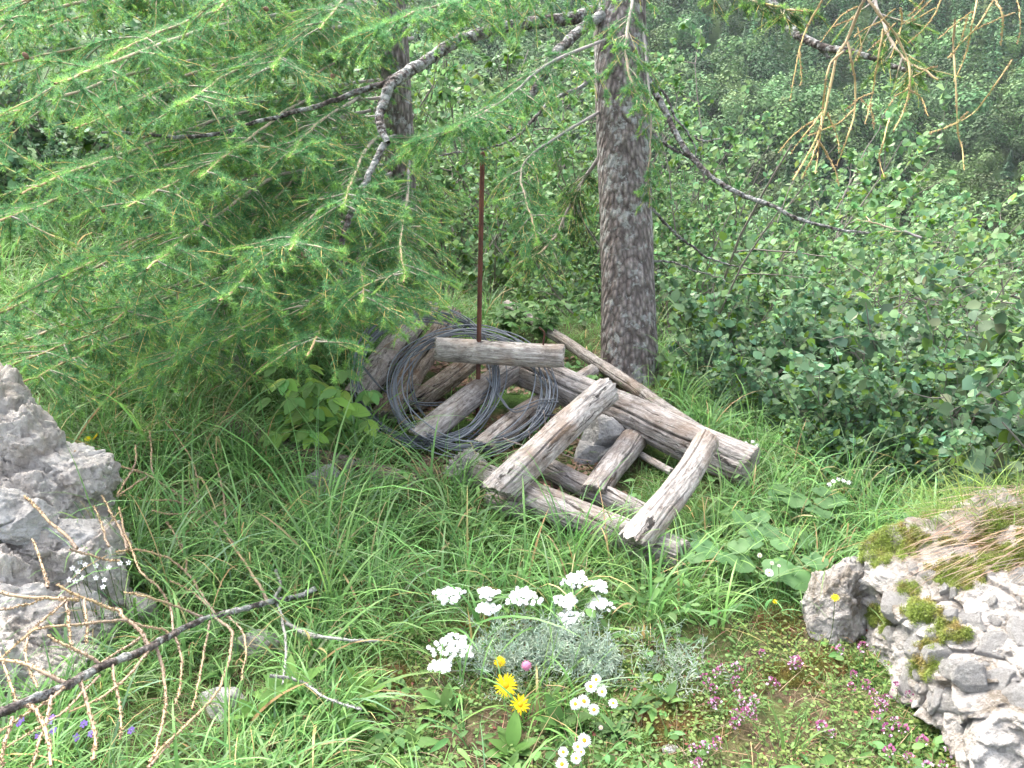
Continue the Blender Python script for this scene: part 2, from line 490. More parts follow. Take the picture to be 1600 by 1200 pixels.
def rockmat(name, cols, dirt, dirtf, wl=(0.60, 0.72)):
    m, t, b, N, L = newmat(name)
    v = objvec(N, L)
    n1 = noise(N, L, v, 7, 8, 0.7, 0.6); n2 = noise(N, L, v, 42, 6, 0.75); n3 = noise(N, L, v, 3.2, 5, 0.6)
    vo = N.new('ShaderNodeTexVoronoi'); vo.inputs['Scale'].default_value = 60; L.new(v, vo.inputs['Vector'])
    col = ramp(N, L, n1.outputs[0], [(0.30, cols[0]), (0.48, cols[1]), (0.66, cols[2])]).outputs[0]
    col = mix(N, L, 1.0, col, ramp(N, L, n2.outputs[0], [(0.32, 0.62), (0.48, 1.0)]).outputs[0], 'MULTIPLY')
    pale = ramp(N, L, n3.outputs[0], [(wl[0], 0), (wl[1], 0.7)]).outputs[0]
    col = mix(N, L, pale, col, (0.66, 0.65, 0.63))
    df = ramp(N, L, n1.outputs[0], [(dirtf[0], 1), (dirtf[1], 0)]).outputs[0]
    col = mix(N, L, df, col, dirt)
    L.new(col, b.inputs['Base Color']); b.inputs['Roughness'].default_value = 0.93; b.inputs['Specular IOR Level'].default_value = 0.15
    h = N.new('ShaderNodeMath'); h.operation = 'ADD'; L.new(n2.outputs[0], h.inputs[0]); L.new(n1.outputs[0], h.inputs[1])
    bump(N, L, b, h.outputs[0], 1.0, 0.035)
    return m
M_ROCK = rockmat('pinkish_limestone', ((0.50, 0.43, 0.37), (0.68, 0.62, 0.56), (0.80, 0.765, 0.71)), (0.40, 0.30, 0.24), (0.28, 0.40))
M_WHITE = rockmat('pale_limestone', ((0.38, 0.36, 0.34), (0.55, 0.53, 0.505), (0.70, 0.685, 0.665)), (0.20, 0.16, 0.13), (0.28, 0.38), (0.5, 0.65))
M_MATRIX = rockmat('gritty_conglomerate', ((0.30, 0.26, 0.22), (0.50, 0.46, 0.42), (0.64, 0.61, 0.575)), (0.22, 0.185, 0.14), (0.36, 0.48))
M_GREY = rockmat('lichen_grey_stone', ((0.24, 0.225, 0.20), (0.42, 0.40, 0.37), (0.58, 0.57, 0.53)), (0.08, 0.07, 0.05), (0.34, 0.42))

def rustmat():
    m, t, b, N, L = newmat('rusty_iron')
    v = objvec(N, L, (1, 1, 0.3)); n = noise(N, L, v, 60, 5, 0.7); n2 = noise(N, L, objvec(N, L, (1, 1, 1)), 5, 3, 0.6)
    col = ramp(N, L, n.outputs[0], [(0.3, (0.03, 0.015, 0.012)), (0.5, (0.08, 0.03, 0.02)), (0.7, (0.17, 0.06, 0.03))]).outputs[0]
    col = mix(N, L, ramp(N, L, n2.outputs[0], [(0.4, 0), (0.6, 0.7)]).outputs[0], col, (0.14, 0.05, 0.028))
    L.new(col, b.inputs['Base Color']); b.inputs['Roughness'].default_value = 0.85
    bump(N, L, b, n.outputs[0], 0.6, 0.003)
    return m
M_RUST = rustmat()
# ---------------------------------------------------------------- ground: one sheet from the photographer's feet over the valley to the far slope
def ground():
    u = np.linspace(-1, 1, 401); a = 6.2
    xs = np.sinh(u * a) / np.sinh(a) * 620
    vv = np.linspace(0, 1, 430); b = 6.4
    ys = np.sinh(vv * b) / np.sinh(b) * 900 - 1.5
    X, Y = np.meshgrid(xs, ys)
    Z = H(X.ravel(), Y.ravel())
    V = np.stack([X.ravel(), Y.ravel(), Z], 1)
    nx, ny = len(xs), len(ys)
    i, j = np.meshgrid(np.arange(ny - 1), np.arange(nx - 1), indexing='ij')
    q = (i * nx + j).ravel()
    Q = np.stack([q, q + 1, q + nx + 1, q + nx], 1)
    mb = MB(); mb.add(V, Q)
    o = mb.build('ground', M_GROUND)
    tag(o, 'grassy slope falling away into a wooded valley', None, None, 'structure')
ground()

# ---------------------------------------------------------------- far trees
def crown_faces(mb, ctr, radii, n, size, cols, rng, bias=0.35):
    """n leaf clumps spread through lumpy lobes"""
    d = nrm(rng.normal(size=(n, 3))); r = rng.uniform(0.62, 1.0, n) ** 0.6
    lump = 1 + 0.28 * fbm(d * 1.9 + ctr[None, :] * 0.13, 5, 3)
    P = ctr + d * (r * lump)[:, None] * radii
    nn = nrm(d + rng.normal(0, 0.32, (n, 3)) + [0, 0, bias])
    ax = nrm(np.cross(nn, rng.normal(size=(n, 3))))
    V = np.array([(-.5, -.4, 0), (.1, -.5, .1), (.5, .1, 0), (.2, .5, -.1), (-.4, .3, .05)])
    T = [(0, 1, 2), (0, 2, 3), (0, 3, 4)]
    inst(mb, V, None, T, P, ax, nn, size * rng.uniform(0.6, 1.4, n), cols)

def broadleaf_far(mb, base, h, r, rng, col, n=230):
    nl = rng.integers(3, 6); col = np.asarray(col) * math.exp(rng.normal(0, 0.28)) * np.array([rng.uniform(.85, 1.2), 1, rng.uniform(.85, 1.1)])
    for k in range(nl):
        a = rng.uniform(0, 6.28); q = rng.uniform(0.0, 0.55) * r
        c = base + np.array([q * math.cos(a), q * math.sin(a), h * rng.uniform(0.45, 0.80)])
        rr = np.array([r, r, r * 1.05]) * rng.uniform(0.45, 0.72)
        m = n // nl
        crown_faces(mb, c, rr, m, r * CL, cvar(col, m, rng, 0.12, 0.05) * 1.0, rng)

def conifer_far(mb, base, h, r, rng, col, n=150):
    t = rng.uniform(0.03, 1, n) ** 0.8; a = rng.uniform(0, 6.28, n)
    rad_ = r * (1 - t) * rng.uniform(0.5, 1.1, n) * (1 + 0.25 * np.sin(t * 40))
    P = base + np.stack([rad_ * np.cos(a), rad_ * np.sin(a), h * (0.08 + 0.92 * t)], 1)
    out = np.stack([np.cos(a), np.sin(a), rng.normal(-0.35, 0.2, n)], 1)
    V = np.array([(-.5, -.3, 0), (.5, -.3, 0), (.32, .35, -.06), (0, .8, -.15), (-.32, .35, -.06)])
    inst(mb, V, None, [(0, 1, 2), (0, 2, 3), (0, 3, 4)], P, out, np.array([0, 0, 1.0]) + 0.5 * out, r * 0.30 * (1.15 - 0.6 * t), cvar(np.asarray(col) * math.exp(rng.normal(0, .25)), n, rng, 0.12, 0.05))

CL = 0.105
BL = [(0.075, 0.15, 0.055), (0.095, 0.175, 0.06), (0.062, 0.13, 0.05), (0.105, 0.175, 0.065)]
CN = [(0.042, 0.105, 0.045), (0.052, 0.125, 0.052), (0.065, 0.14, 0.055)]
def forest():
    rng = np.random.default_rng(4)
    mb = MB()
    n = 5000
    y = rng.uniform(190, 560, n) ; x = rng.uniform(-0.45, 0.95, n) * y
    sel = (x > -40)
    x, y = x[sel], y[sel]
    z = H(x, y)
    mixn = fbm(np.stack([x, y, x * 0], 1) * 0.012, 44, 3)
    for i in range(len(x)):
        b = np.array([x[i], y[i], z[i] - 0.5]); far = y[i] > 330
        con = mixn[i] + (y[i] - 300) / 260 + rng.normal(0, 0.18) > 0.0
        if con:
            conifer_far(mb, b, rng.uniform(12, 21), rng.uniform(2.3, 3.6), rng, CN[rng.integers(3)], 100 if far else 200)
        else:
            broadleaf_far(mb, b, rng.uniform(9, 15), rng.uniform(3.8, 6.4), rng, BL[rng.integers(4)], 220 if far else 620)
    o = mb.build('forest', M_FAR, smooth=False)
    tag(o, 'hazy mixed forest covering the far side of the valley', None, None, 'stuff')
forest()

def far_tree_meshes(kind, seed):
    rng = np.random.default_rng(seed)
    cr, tr = MB(), MB()
    if kind == 'b':
        broadleaf_far(cr, np.zeros(3), 9, 4.2, rng, BL[seed % 4], 1500)
        P = rs([(0, 0, -1), (0.2, 0.1, 3), (0.1, 0.3, 6)], 8)
    else:
        conifer_far(cr, np.zeros(3), 15, 3.0, rng, CN[seed % 3], 900)
        P = rs([(0, 0, -1), (0.05, 0, 7), (0, 0, 14)], 8)
    v, q = tubes(P, np.linspace(0.25, 0.08, 8), 6)
    tr.add(v, q, None, (0.10, 0.085, 0.07))
    return cr.mesh('crown', M_FAR, False), tr.mesh('trunk', M_TWIG)

def far_edge_trees():
    rng = np.random.default_rng(12)
    protos = []
    for k, (kind, nm, lb, cat) in enumerate([('b', 'broadleaf_tree', 'rounded pale green broadleaf tree at the foot of the far forest slope', 'tree')] * 4 +
                                            [('c', 'conifer_tree', 'dark pointed conifer at the foot of the far forest slope', 'tree')] * 2):
        cm, tm = far_tree_meshes(kind, k + 1)
        protos.append((nm, lb, cat, cm, tm))
    pts = []
    for k in range(900):
        yy = rng.uniform(120, 196); xx = rng.uniform(0.02, 0.72) * yy
        if all((xx - a) ** 2 + (yy - b) ** 2 > 42 for a, b in pts): pts.append((xx, yy))
        if len(pts) >= 150: break
    for k, (xx, yy) in enumerate(pts):
        nm, lb, cat, cm, tm = protos[rng.integers(0, 6 if rng.uniform() < 0.5 else 4)]
        t = thing(nm, lb, cat, onG(xx, yy), 'trees at the foot of the far slope', rng.uniform(0, 6.28), rng.uniform(0.7, 1.1))
        link('crown', cm, t); link('trunk', tm, t)
far_edge_trees()

# ---------------------------------------------------------------- shrubs
ALD = (0.165, 0.285, 0.12)
def shrub_parts(seed, h, spread, ns, nleaf, ls, col, lean=(0, 0), simple=False, glossy=True, upright=0.9, wood=(0.20, 0.175, 0.155), thick=0.016, side=9):
    rng = np.random.default_rng(seed)
    st, lf = MB(), MB()
    a = rng.uniform(0, 6.28, ns)
    S0 = np.stack([np.cos(a), np.sin(a), a * 0], 1) * (rng.uniform(0, 0.10, ns) * spread)[:, None]; S0[:, 2] -= 0.12
    D0 = np.stack([np.cos(a) * spread * 0.75 + lean[0], np.sin(a) * spread * 0.75 + lean[1], np.full(ns, upright)], 1) * 1.0
    D0[:, :2] += rng.normal(0, 0.25, (ns, 2))
    L0 = h * rng.uniform(0.7, 1.12, ns)
    P0 = grow(S0, D0, L0, 12, 0.04, 0.11, rng)
    v, q = tubes(P0, np.linspace(thick, thick * 0.22, 12)[None] * rng.uniform(0.6, 1.2, (ns, 1)), 6)
    st.add(v, q, None, np.clip(np.asarray(wood) * (1 + 0.35 * vnoise(v * 25, 3))[:, None], 0, 1))
    k1 = ns * side
    p, d, t, i = sample(P0, k1, rng, 0.18, 1.0)
    dd = nrm(d * 0.6 + nrm(rng.normal(size=(k1, 3))) * 0.8 + [0, 0, 0.15])
    P1 = grow(p, dd, h * 0.30 * rng.uniform(0.5, 1.3, k1) * (1.25 - 0.6 * t), 8, 0.03, 0.16, rng)
    v, q = tubes(P1, np.linspace(thick * 0.30, thick * 0.10, 8), 4)
    st.add(v, q, None, np.asarray(wood) * 0.9)
    k2 = k1 * 3
    p, d, t, i = sample(P1, k2, rng, 0.1, 1.0)
    P2 = grow(p, nrm(d * 0.7 + nrm(rng.normal(size=(k2, 3))) * 0.8), h * 0.10 * rng.uniform(0.5, 1.4, k2), 5, 0.03, 0.15, rng)
    v, q = tubes(P2, np.linspace(thick * 0.12, thick * 0.06, 5), 3)
    st.add(v, q, None, np.asarray(wood) * 0.8)
    m = int(nleaf * 0.75)
    pa, da, ta, _ = sample(P2, m, rng, 0.1, 1); pb, db, tb, _ = sample(P1, nleaf - m, rng, 0.3, 1)
    p = np.vstack([pa, pb]); d = np.vstack([da, db])
    ax = nrm(d * 0.5 + nrm(rng.normal(size=(nleaf, 3))) * 0.9 + [0, 0, -0.1])
    nn = nrm(rng.normal(0, 0.55, (nleaf, 3)) + [0, 0, 1.0])
    c = cvar(col, nleaf, rng, 0.26, 0.12)
    yel = rng.uniform(size=nleaf) < 0.10
    c[yel] = cvar((0.15, 0.26, 0.04), yel.sum(), rng, 0.15)
    tm = DIA if simple else LEAF
    inst(lf, *tm, p, ax, nn, ls * rng.uniform(0.6, 1.25, nleaf), c, wide=1.25)
    return st.mesh('stem', M_TWIG), lf.mesh('foliage', M_GLOSS if glossy else M_LEAF, smooth=not simple)

def shrub(name, label, cat, loc, meshes, group=None, rz=0.0, sc=1.0):
    t = thing(name, label, cat, loc, group, rz, sc)
    link('stem', meshes[0], t); link('foliage', meshes[1], t)
    return t

def shrubs():
    rng = np.random.default_rng(77)
    big = [shrub_parts(21, 3.3, 0.75, 11, 6200, 0.060, ALD), shrub_parts(22, 2.9, 0.95, 12, 6200, 0.054, (0.16, 0.265, 0.13)),
           shrub_parts(23, 2.3, 1.15, 13, 6200, 0.052, (0.17, 0.27, 0.15), upright=0.7),
           shrub_parts(24, 2.3, 1.05, 10, 2600, 0.098, (0.165, 0.28, 0.13), upright=0.75, side=7), shrub_parts(25, 2.3, 1.2, 10, 2300, 0.110, (0.155, 0.26, 0.14), upright=0.7, side=7)]
    # photograph x of the axis, distance, prototype, photograph y the top reaches, label
    near = [(1090, 7.0, 0, 30, 'tall leafy alder shrub rising just right of the big larch trunk'),
            (1215, 6.6, 1, 225, 'alder shrub right of the trunk with the long lichened bough across it'),
            (1320, 7.4, 1, 320, 'bushy alder below the hanging bare twigs, with the valley forest above it'),
            (1165, 8.6, 0, 210, 'slender alder standing behind the shrubs right of the trunk'),
            (880, 7.4, 0, 90, 'leafy alder shrub seen between the two larch trunks'),
            (770, 8.3, 0, 60, 'alder shrub behind the top of the rusty iron rod'),
            (690, 7.6, 1, 20, 'alder shrub just right of the thin dark larch trunk'),
            (1400, 6.4, 2, 405, 'spreading grey-green alder on the slope at the right'),
            (1500, 5.6, 2, 440, 'spreading shrub half hidden behind the large-leaved willow at the right edge'),
            (1290, 5.5, 2, 380, 'low dense shrub on the bank between the log end and the right-hand boulder'),
            (1590, 7.6, 2, 430, 'shrub at the right edge under the pale far meadow'),
            (975, 8.6, 1, 150, 'alder crown directly behind the big larch trunk'),
            (560, 8.4, 0, -40, 'shrub behind the larch boughs left of the thin dark trunk'),
            (430, 8.0, 1, -60, 'shrub behind the middle of the larch boughs'),
            (290, 7.6, 2, -60, 'wide shrub on the left bank behind the larch boughs'),
            (130, 7.0, 1, -60, 'shrub on the left bank behind the bright larch tips'),
            (-20, 6.4, 2, -40, 'shrub at the left edge behind the larch boughs'),
            (-120, 7.4, 0, -60, 'shrub on the bank beyond the left edge of the larch boughs'),
            (1105, 4.6, 2, 430, 'low twiggy shrub at the foot of the big trunk'),
            (1190, 4.1, 2, 450, 'leafy shrub on the edge of the slope right of the trunk foot'),
            (1290, 4.1, 1, 440, 'shrub on the edge of the slope above the end of the thickest log'),
            (1350, 3.55, 2, 500, 'dense shrub on the edge of the slope behind the tiny white flowers'),
            (1440, 3.9, 2, 500, 'dense shrub on the edge of the slope left of the willow'),
            (1520, 3.5, 2, 600, 'dark dense shrub low behind the grassy boulder top'),
            (1620, 4.6, 1, 430, 'shrub filling the gap behind the willows at the right edge'),
            (1245, 3.7, 2, 540, 'small leafy shrub nearest to the cut end of the thickest log'),
            (1150, 4.9, 1, 380, 'thin-stemmed shrub between the trunk foot and the slope edge'),
            (1165, 3.95, 2, 560, 'low shrub crowding the upper side of the thickest log'),
            (1300, 3.4, 2, 600, 'low leafy shrub at the grassy edge left of the willow'),
            (1410, 3.35, 2, 600, 'low leafy shrub just behind the pebbly boulder'),
            (60, 5.6, 1, 200, 'small shrub on the bank under the left larch boughs'),
            (330, 6.0, 2, 250, 'small shrub on the bank under the middle of the larch boughs'),
            (500, 6.0, 1, 300, 'small shrub in the shade left of the thin dark trunk'),
            (200, 6.4, 1, 100, 'shrub under the upper left larch boughs'),
            (1055, 5.6, 0, 150, 'slim bright-leaved alder touching the right side of the big trunk')]
    def top(me):
        z = np.zeros(len(me.vertices) * 3, np.float32); me.vertices.foreach_get('co', z); return np.percentile(z[2::3], 99.5)
    tops = [top(b_[1]) for b_ in big]
    def sized(px, y, T, tp):
        x = (px - 800) / FPX * (y * math.cos(TH) + 0.9); b_ = onG(x, y, -0.02)
        d = proj(np.array([x, y, 0.5]))[2]; zt = W(px, T, d)[2]
        return b_, max(0.25, (zt - b_[2]) / tp)
    for px, y, k, T, lb in near:
        b_, sc = sized(px, y, T, tops[k])
        if sc < 0.62:
            k = 3 + (int(px) // 40) % 2; b_, sc = sized(px, y, T, tops[k])
        shrub('alder_shrub', lb, 'shrub', b_, big[k], None, rng.uniform(0, 6.28), sc)
    # distant bushes down the slope and over the valley floor
    farm = [shrub_parts(31, 3.0, 0.9, 8, 2600, 0.15, (0.16, 0.25, 0.115), simple=True, glossy=False, side=5),
            shrub_parts(32, 2.6, 1.1, 8, 2600, 0.15, (0.19, 0.27, 0.14), simple=True, glossy=False, side=5),
            shrub_parts(33, 2.2, 1.3, 8, 2600, 0.14, (0.13, 0.22, 0.09), simple=True, glossy=False, side=5)]
    rows = []
    for k in range(290):
        y = 9.5 + 130 * rng.uniform(0, 1) ** 1.25
        x = rng.uniform(-0.30 if y < 30 else -0.1, 0.80) * (y + 1)
        rows.append((x, y))
    for x, y in rows:
        k = rng.integers(3)
        near_ = y < 26
        shrub('valley_shrub', 'soft green bush on the slope running down into the valley' if near_ else 'pale hazy bush on the valley floor below the far forest', 'bush',
              onG(x, y, -0.1), farm[k], 'bushes on the slope below the trunk' if near_ else 'bushes on the valley floor', rng.uniform(0, 6.28), rng.uniform(0.75, 1.25) * (0.5 if near_ else 1.6))
    # willow with large leaves at the right edge, close to the camera
    wl = [shrub_parts(41, 1.5, 0.75, 10, 1100, 0.080, (0.15, 0.235, 0.14), glossy=True, thick=0.012, side=8, upright=0.8),
          shrub_parts(42, 1.25, 0.9, 10, 1100, 0.074, (0.14, 0.22, 0.13), glossy=True, thick=0.011, side=8, upright=0.8)]
    wt = [top(b_[1]) for b_ in wl]
    for px, y, k, T, lb in [(1575, 3.5, 0, 415, 'willow shrub with large round grey-green leaves at the right edge above the boulder'),
                            (1700, 3.2, 1, 400, 'large-leaved willow shrub cut by the right edge of the picture'),
                            (1455, 4.2, 1, 500, 'smaller large-leaved willow just left of the big one'),
                            (1640, 4.3, 0, 410, 'large-leaved willow behind the one above the boulder')]:
        b_, sc = sized(px, y, T, wt[k])
        shrub('willow_shrub', lb, 'shrub', b_, wl[k], None, rng.uniform(0, 6.28), sc)
shrubs()
# ---------------------------------------------------------------- larches
def trunk_mesh(P, R, seed, S=72, amp=0.05):
    """bark trunk: closed tube with scaly relief"""
    P = np.asarray(P); v, q = tubes(P, R, S)
    M_ = len(P); ctr = np.repeat(P, S, 0); rr = np.repeat(np.asarray(R), S)
    d = nrm(v - ctr)
    s = v * [1, 1, 0.35]
    n = fbm(s * 22, seed, 4, 0.6) + 0.8 * (0.3 - np.abs(fbm(s * 11 + 9, seed + 4, 3)))
    n = n + 1.2 * fbm(v * [3, 3, 1.2], seed + 8, 2)
    v = v + d * (rr * amp * n)[:, None]
    return v, q

NEED = (0.125, 0.285, 0.118)
NEEDT = (0.27, 0.48, 0.11)
def needles(mb, P, D, tval, rng, per=20, ln=0.023, wd=0.0021, base=NEED):
    """tufts: 'per' needles around each of the points P on a twig of direction D"""
    K = len(P) * per
    O = np.repeat(P, per, 0); d = np.repeat(D, per, 0); t = np.repeat(tval, per)
    q = nrm(nrm(rng.normal(size=(K, 3))) * 1.0 + d * 0.55 + [0, 0, 0.12])
    L = ln * rng.uniform(0.6, 1.25, K)
    sd = nrm(np.cross(q, rng.normal(size=(K, 3)))) * (wd * 0.5)
    V = np.stack([O - sd, O + sd, O + q * L[:, None]], 1).reshape(-1, 3)
    T = np.arange(3 * K).reshape(-1, 3)
    tuft = np.repeat(np.exp(rng.normal(0, 0.16, len(P))), per)[:, None]
    c = mixc(base, NEEDT, np.clip((t - 0.72) / 0.28, 0, 1) * 0.85) * tuft
    mb.add(V, None, T, np.repeat(np.clip(c, 0, 1), 3, 0))

def bough(parent, pts, r0, seed, nsec=34, seclen=0.38, label=None, dens=1.0, bare=0.15, droop=-0.05, green=1.0, needle_col=NEED, mat=None, r1=0.003, spread=0.85, tert=2.6, per=18, ln=0.024, startS=0.12):
    """one limb: woody axis (own part) with side twigs, needles are its sub-part"""
    rng = np.random.default_rng(seed)
    A = rs(pts, 40); L = np.linalg.norm(np.diff(A, axis=0), axis=1).sum()
    A = A + np.cumsum(rng.normal(0, 0.0035, A.shape), 0) * np.linspace(0, 1, 40)[:, None]
    R = r0 * (1 - np.linspace(0, 1, 40)) ** 0.9 + r1
    wd = MB(); v, q = tubes(A, R, 10)
    v = v + nrm(v - np.repeat(A, 10, 0)) * (np.repeat(R, 10) * 0.28 * fbm(v * 30, seed, 3))[:, None]
    grey = np.array([0.30, 0.275, 0.26]); tan = np.array([0.40, 0.27, 0.12])
    tt = np.repeat(np.linspace(0, 1, 40), 10)
    wd.add(v, q, None, mixc(grey, tan, np.clip(tt * 1.3 - 0.45, 0, 1)) * (1 + 0.3 * fbm(v * 40, seed + 2, 3))[:, None], 0)
    # side twigs, mostly in the plane of the limb
    t = np.sort(rng.uniform(startS, 0.97, nsec)); u = t * 39; j = u.astype(int); f = (u - j)[:, None]
    S0 = A[j] * (1 - f) + A[np.minimum(j + 1, 39)] * f; D = nrm(A[np.minimum(j + 1, 39)] - A[j])
    side = nrm(np.cross(D, [0, 0, 1.0])) * rng.choice([-1, 1], nsec)[:, None]
    D1 = nrm(D * 0.75 + side * spread + rng.normal(0, 0.18, (nsec, 3)) + [0, 0, -0.12])
    L1 = seclen * rng.uniform(0.45, 1.2, nsec) * (1.15 - 0.55 * t)
    P1 = grow(S0, D1, L1, 10, droop, 0.07, rng)
    v, q = tubes(P1, (np.linspace(0.0034, 0.0013, 10)[None] * rng.uniform(0.7, 1.3, (nsec, 1))), 4)
    ta = np.tile(np.repeat(np.linspace(0, 1, 10), 4), nsec)
    wd.add(v, q, None, mixc(grey, (0.50, 0.40, 0.15), ta), 0)
    k2 = int(nsec * tert)
    p, d, t2, i2 = sample(P1, k2, rng, 0.15, 0.9)
    s2 = nrm(np.cross(d, [0, 0, 1.0])) * rng.choice([-1, 1], k2)[:, None]
    P2 = grow(p, nrm(d * 0.8 + s2 * 0.7 + rng.normal(0, 0.2, (k2, 3)) + [0, 0, -0.15]), seclen * 0.42 * rng.uniform(0.35, 1.2, k2), 7, droop, 0.08, rng)
    v, q = tubes(P2, np.linspace(0.0017, 0.0010, 7), 3)
    wd.add(v, q, None, (0.48, 0.38, 0.14), 0)
    b = wd.build('branch', [mat or M_TWIG], parent)
    if label: b['label'] = label
    if green > 0:
        nd = MB()
        n1 = int(L1.sum() / 0.0125 * dens * green); p, d, tt1, ii = sample(P1, n1, rng, 0.06, 1.0)
        shoot = rng.uniform(size=nsec) < 0.38; kp = ~(shoot[ii] & (tt1 > 0.70)); p, d, tt1 = p[kp], d[kp], tt1[kp]
        sh = P1[shoot]
        if len(sh):
            m_ = len(sh) * 70; q_, e_, t_, _ = sample(sh, m_, rng, 0.70, 1.0)
            needles(nd, q_, e_, np.full(m_, 1.0), rng, 5, 0.0085, 0.0020)
        needles(nd, p, d, tt1, rng, per, ln, base=needle_col)
        n2 = int(seclen * 0.32 * k2 / 0.0125 * dens * green); p, d, tt2, ii = sample(P2, n2, rng, 0.05, 1.0)
        needles(nd, p, d, tt2, rng, per, ln, base=needle_col)
        n3 = int(L * (1 - bare) / 0.012 * dens * green); p, d, tt3, ii = sample(A[None], n3, rng, bare, 1.0)
        needles(nd, p, d, tt3, rng, per, ln, base=needle_col)
        # fresh shoots: single bright needles along the last centimetres
        e = np.concatenate([P1[:, -3:].reshape(-1, 3), P2[:, -2:].reshape(-1, 3)])
        de = np.concatenate([nrm(P1[:, -3:] - P1[:, -4:-1]).reshape(-1, 3), nrm(P2[:, -2:] - P2[:, -3:-1]).reshape(-1, 3)])
        e = np.repeat(e, 4, 0) + rng.uniform(-0.02, 0.012, (len(e) * 4, 1)) * np.repeat(de, 4, 0)
        needles(nd, e, nrm(np.repeat(de, 4, 0)), np.full(len(e), 1.0), rng, 6, 0.009, 0.0018)
        nd.build('needles', M_NEEDLE, b, smooth=False)
    return b

def larches():
    # the big trunk
    base = GH(985, 589); bd = proj(base)[2]
    A = thing('larch_tree', 'big larch with thick scaly grey-brown lichened trunk and limbs reaching left over the log pile', 'tree', base)
    top = W(966, -60, bd * 1.0); up = nrm(top - base)
    P = np.array([base + up * s for s in np.linspace(-0.12, 3.4, 220)]) - base
    s = np.linspace(-0.12, 3.4, 220)
    R = 0.143 + 0.010 * np.exp(-(s + 0.1) / 0.2) + 0.004 * np.exp(-(s) / 0.9) - 0.003 * s
    mb = MB(); v, q = trunk_mesh(P, R, 5); mb.add(v, q)
    # thinner stem above the picture
    P2 = np.array([base + up * s_ for s_ in np.linspace(3.39, 9, 20)]) - base
    v, q = tubes(P2, np.linspace(0.10, 0.02, 20), 16); mb.add(v, q)
    mb.build('trunk', M_BARK, A)
    def loc(px, py, d): return W(px, py, d) - base
    def limb(pts, r0, seed, r1=0.006, label=None, mat=M_LIMB, n=70):
        p = rs([loc(*a) for a in pts], n)
        rng = np.random.default_rng(seed); p = p + np.cumsum(rng.normal(0, 0.0022, p.shape), 0) * np.minimum(np.arange(n) / 6, 1)[:, None]
        R_ = (r0 - r1) * (1 - np.linspace(0, 1, n)) ** 0.8 + r1
        v, q = tubes(p, R_, 14)
        v = v + nrm(v - np.repeat(p, 14, 0)) * (np.repeat(R_, 14) * 0.30 * fbm(v * 26, seed, 4, 0.6))[:, None]
        m = MB(); m.add(v, q); o = m.build('limb', mat, A)
        if label: o['label'] = label
        return o
    D = bd
    limb([(950, 10, D), (880, 30, D - .15), (800, 42, D - .35), (725, 62, D - .55), (660, 100, D - .75), (612, 130, D - .9), (597, 165, D - .95), (592, 200, D - 1.0), (604, 226, D - 1.03)], 0.034, 3, 0.013, 'thick lichened limb bending down at its end')
    limb([(640, 108, D - .8), (600, 128, D - .72), (560, 138, D - .7), (500, 160, D - .75), (440, 176, D - .9), (330, 205, D - 1.1), (240, 212, D - 1.3), (150, 205, D - 1.5)], 0.015, 4, 0.004)
    limb([(952, 12, D - .05), (905, 50, D - .2), (862, 95, D - .35), (838, 140, D - .45), (815, 172, D - .5), (796, 215, D - .6)], 0.030, 6, 0.010)
    limb([(950, 100, D), (905, 135, D - .1), (865, 155, D - .2), (820, 205, D - .35), (780, 225, D - .5), (700, 240, D - .7)], 0.012, 7, 0.003)
    limb([(600, 225, D - 1.0), (575, 280, D - 1.05), (548, 330, D - 1.1), (533, 375, D - 1.12), (528, 410, D - 1.12), (545, 440, D - 1.15), (562, 462, D - 1.2)], 0.014, 8, 0.010, 'dead stub of a branch with pale lichen and a broken knob end')
    limb([(1012, 125, D), (1035, 165, D - .1), (1066, 225, D - .2), (1105, 268, D - .3), (1150, 298, D - .4), (1210, 325, D - .5), (1262, 350, D - .6), (1340, 366, D - .7), (1440, 372, D - .85)], 0.018, 9, 0.003, 'long lichened branch sagging to the right across the shrubs')
    limb([(1015, 120, D), (1040, 145, D - .05), (1062, 185, D - .1), (1085, 215, D - .1), (1103, 250, D - .1)], 0.008, 10, 0.003)
    limb([(1085, 213, D - .1), (1110, 222, D - .2), (1135, 212, D - .3)], 0.005, 11, 0.002)
    limb([(1015, 205, D), (1040, 225, D - .05), (1070, 240, D - .12), (1098, 262, D - .25)], 0.009, 12, 0.004)
    limb([(1018, 408, D), (1050, 412, D - .1), (1090, 430, D - .2), (1125, 445, D - .3)], 0.006, 13, 0.002)
    limb([(1012, 320, D), (1040, 345, D + .1), (1080, 385, D + .15), (1120, 410, D + .15), (1180, 425, D + .1)], 0.009, 17, 0.003)
    limb([(1010, -60, D), (1100, -40, D - .3), (1200, 5, D - .6), (1240, 45, D - .75), (1290, 75, D - .9), (1345, 85, D - 1.0), (1400, 105, D - 1.1), (1480, 125, D - 1.3)], 0.030, 14, 0.004, 'mossy limb behind the hanging bare twigs')
    limb([(1270, 62, D - .85), (1278, 80, D - .85), (1284, 92, D - .85)], 0.010, 15, 0.005)
    # green boughs of the big larch: right of the limb, in front of the trunk, upper edge
    def gb(p, r0, seed, **k): return bough(A, [loc(*a) for a in p], r0, seed, **k)
    gb([(950, 60, D - .1), (860, 100, D - .6), (790, 160, D - .9), (730, 200, D - 1.2), (700, 230, D - 1.4)], 0.005, 52, nsec=38, seclen=0.34)
    gb([(950, -60, D - .1), (840, -20, D - .8), (700, 10, D - 1.2), (560, 60, D - 1.5)], 0.006, 53, nsec=44, seclen=0.34)
    gb([(945, 170, D), (880, 210, D - .3), (820, 260, D - .5), (830, 330, D - .8), (850, 390, D - 1.0)], 0.005, 54, nsec=30, seclen=0.28)
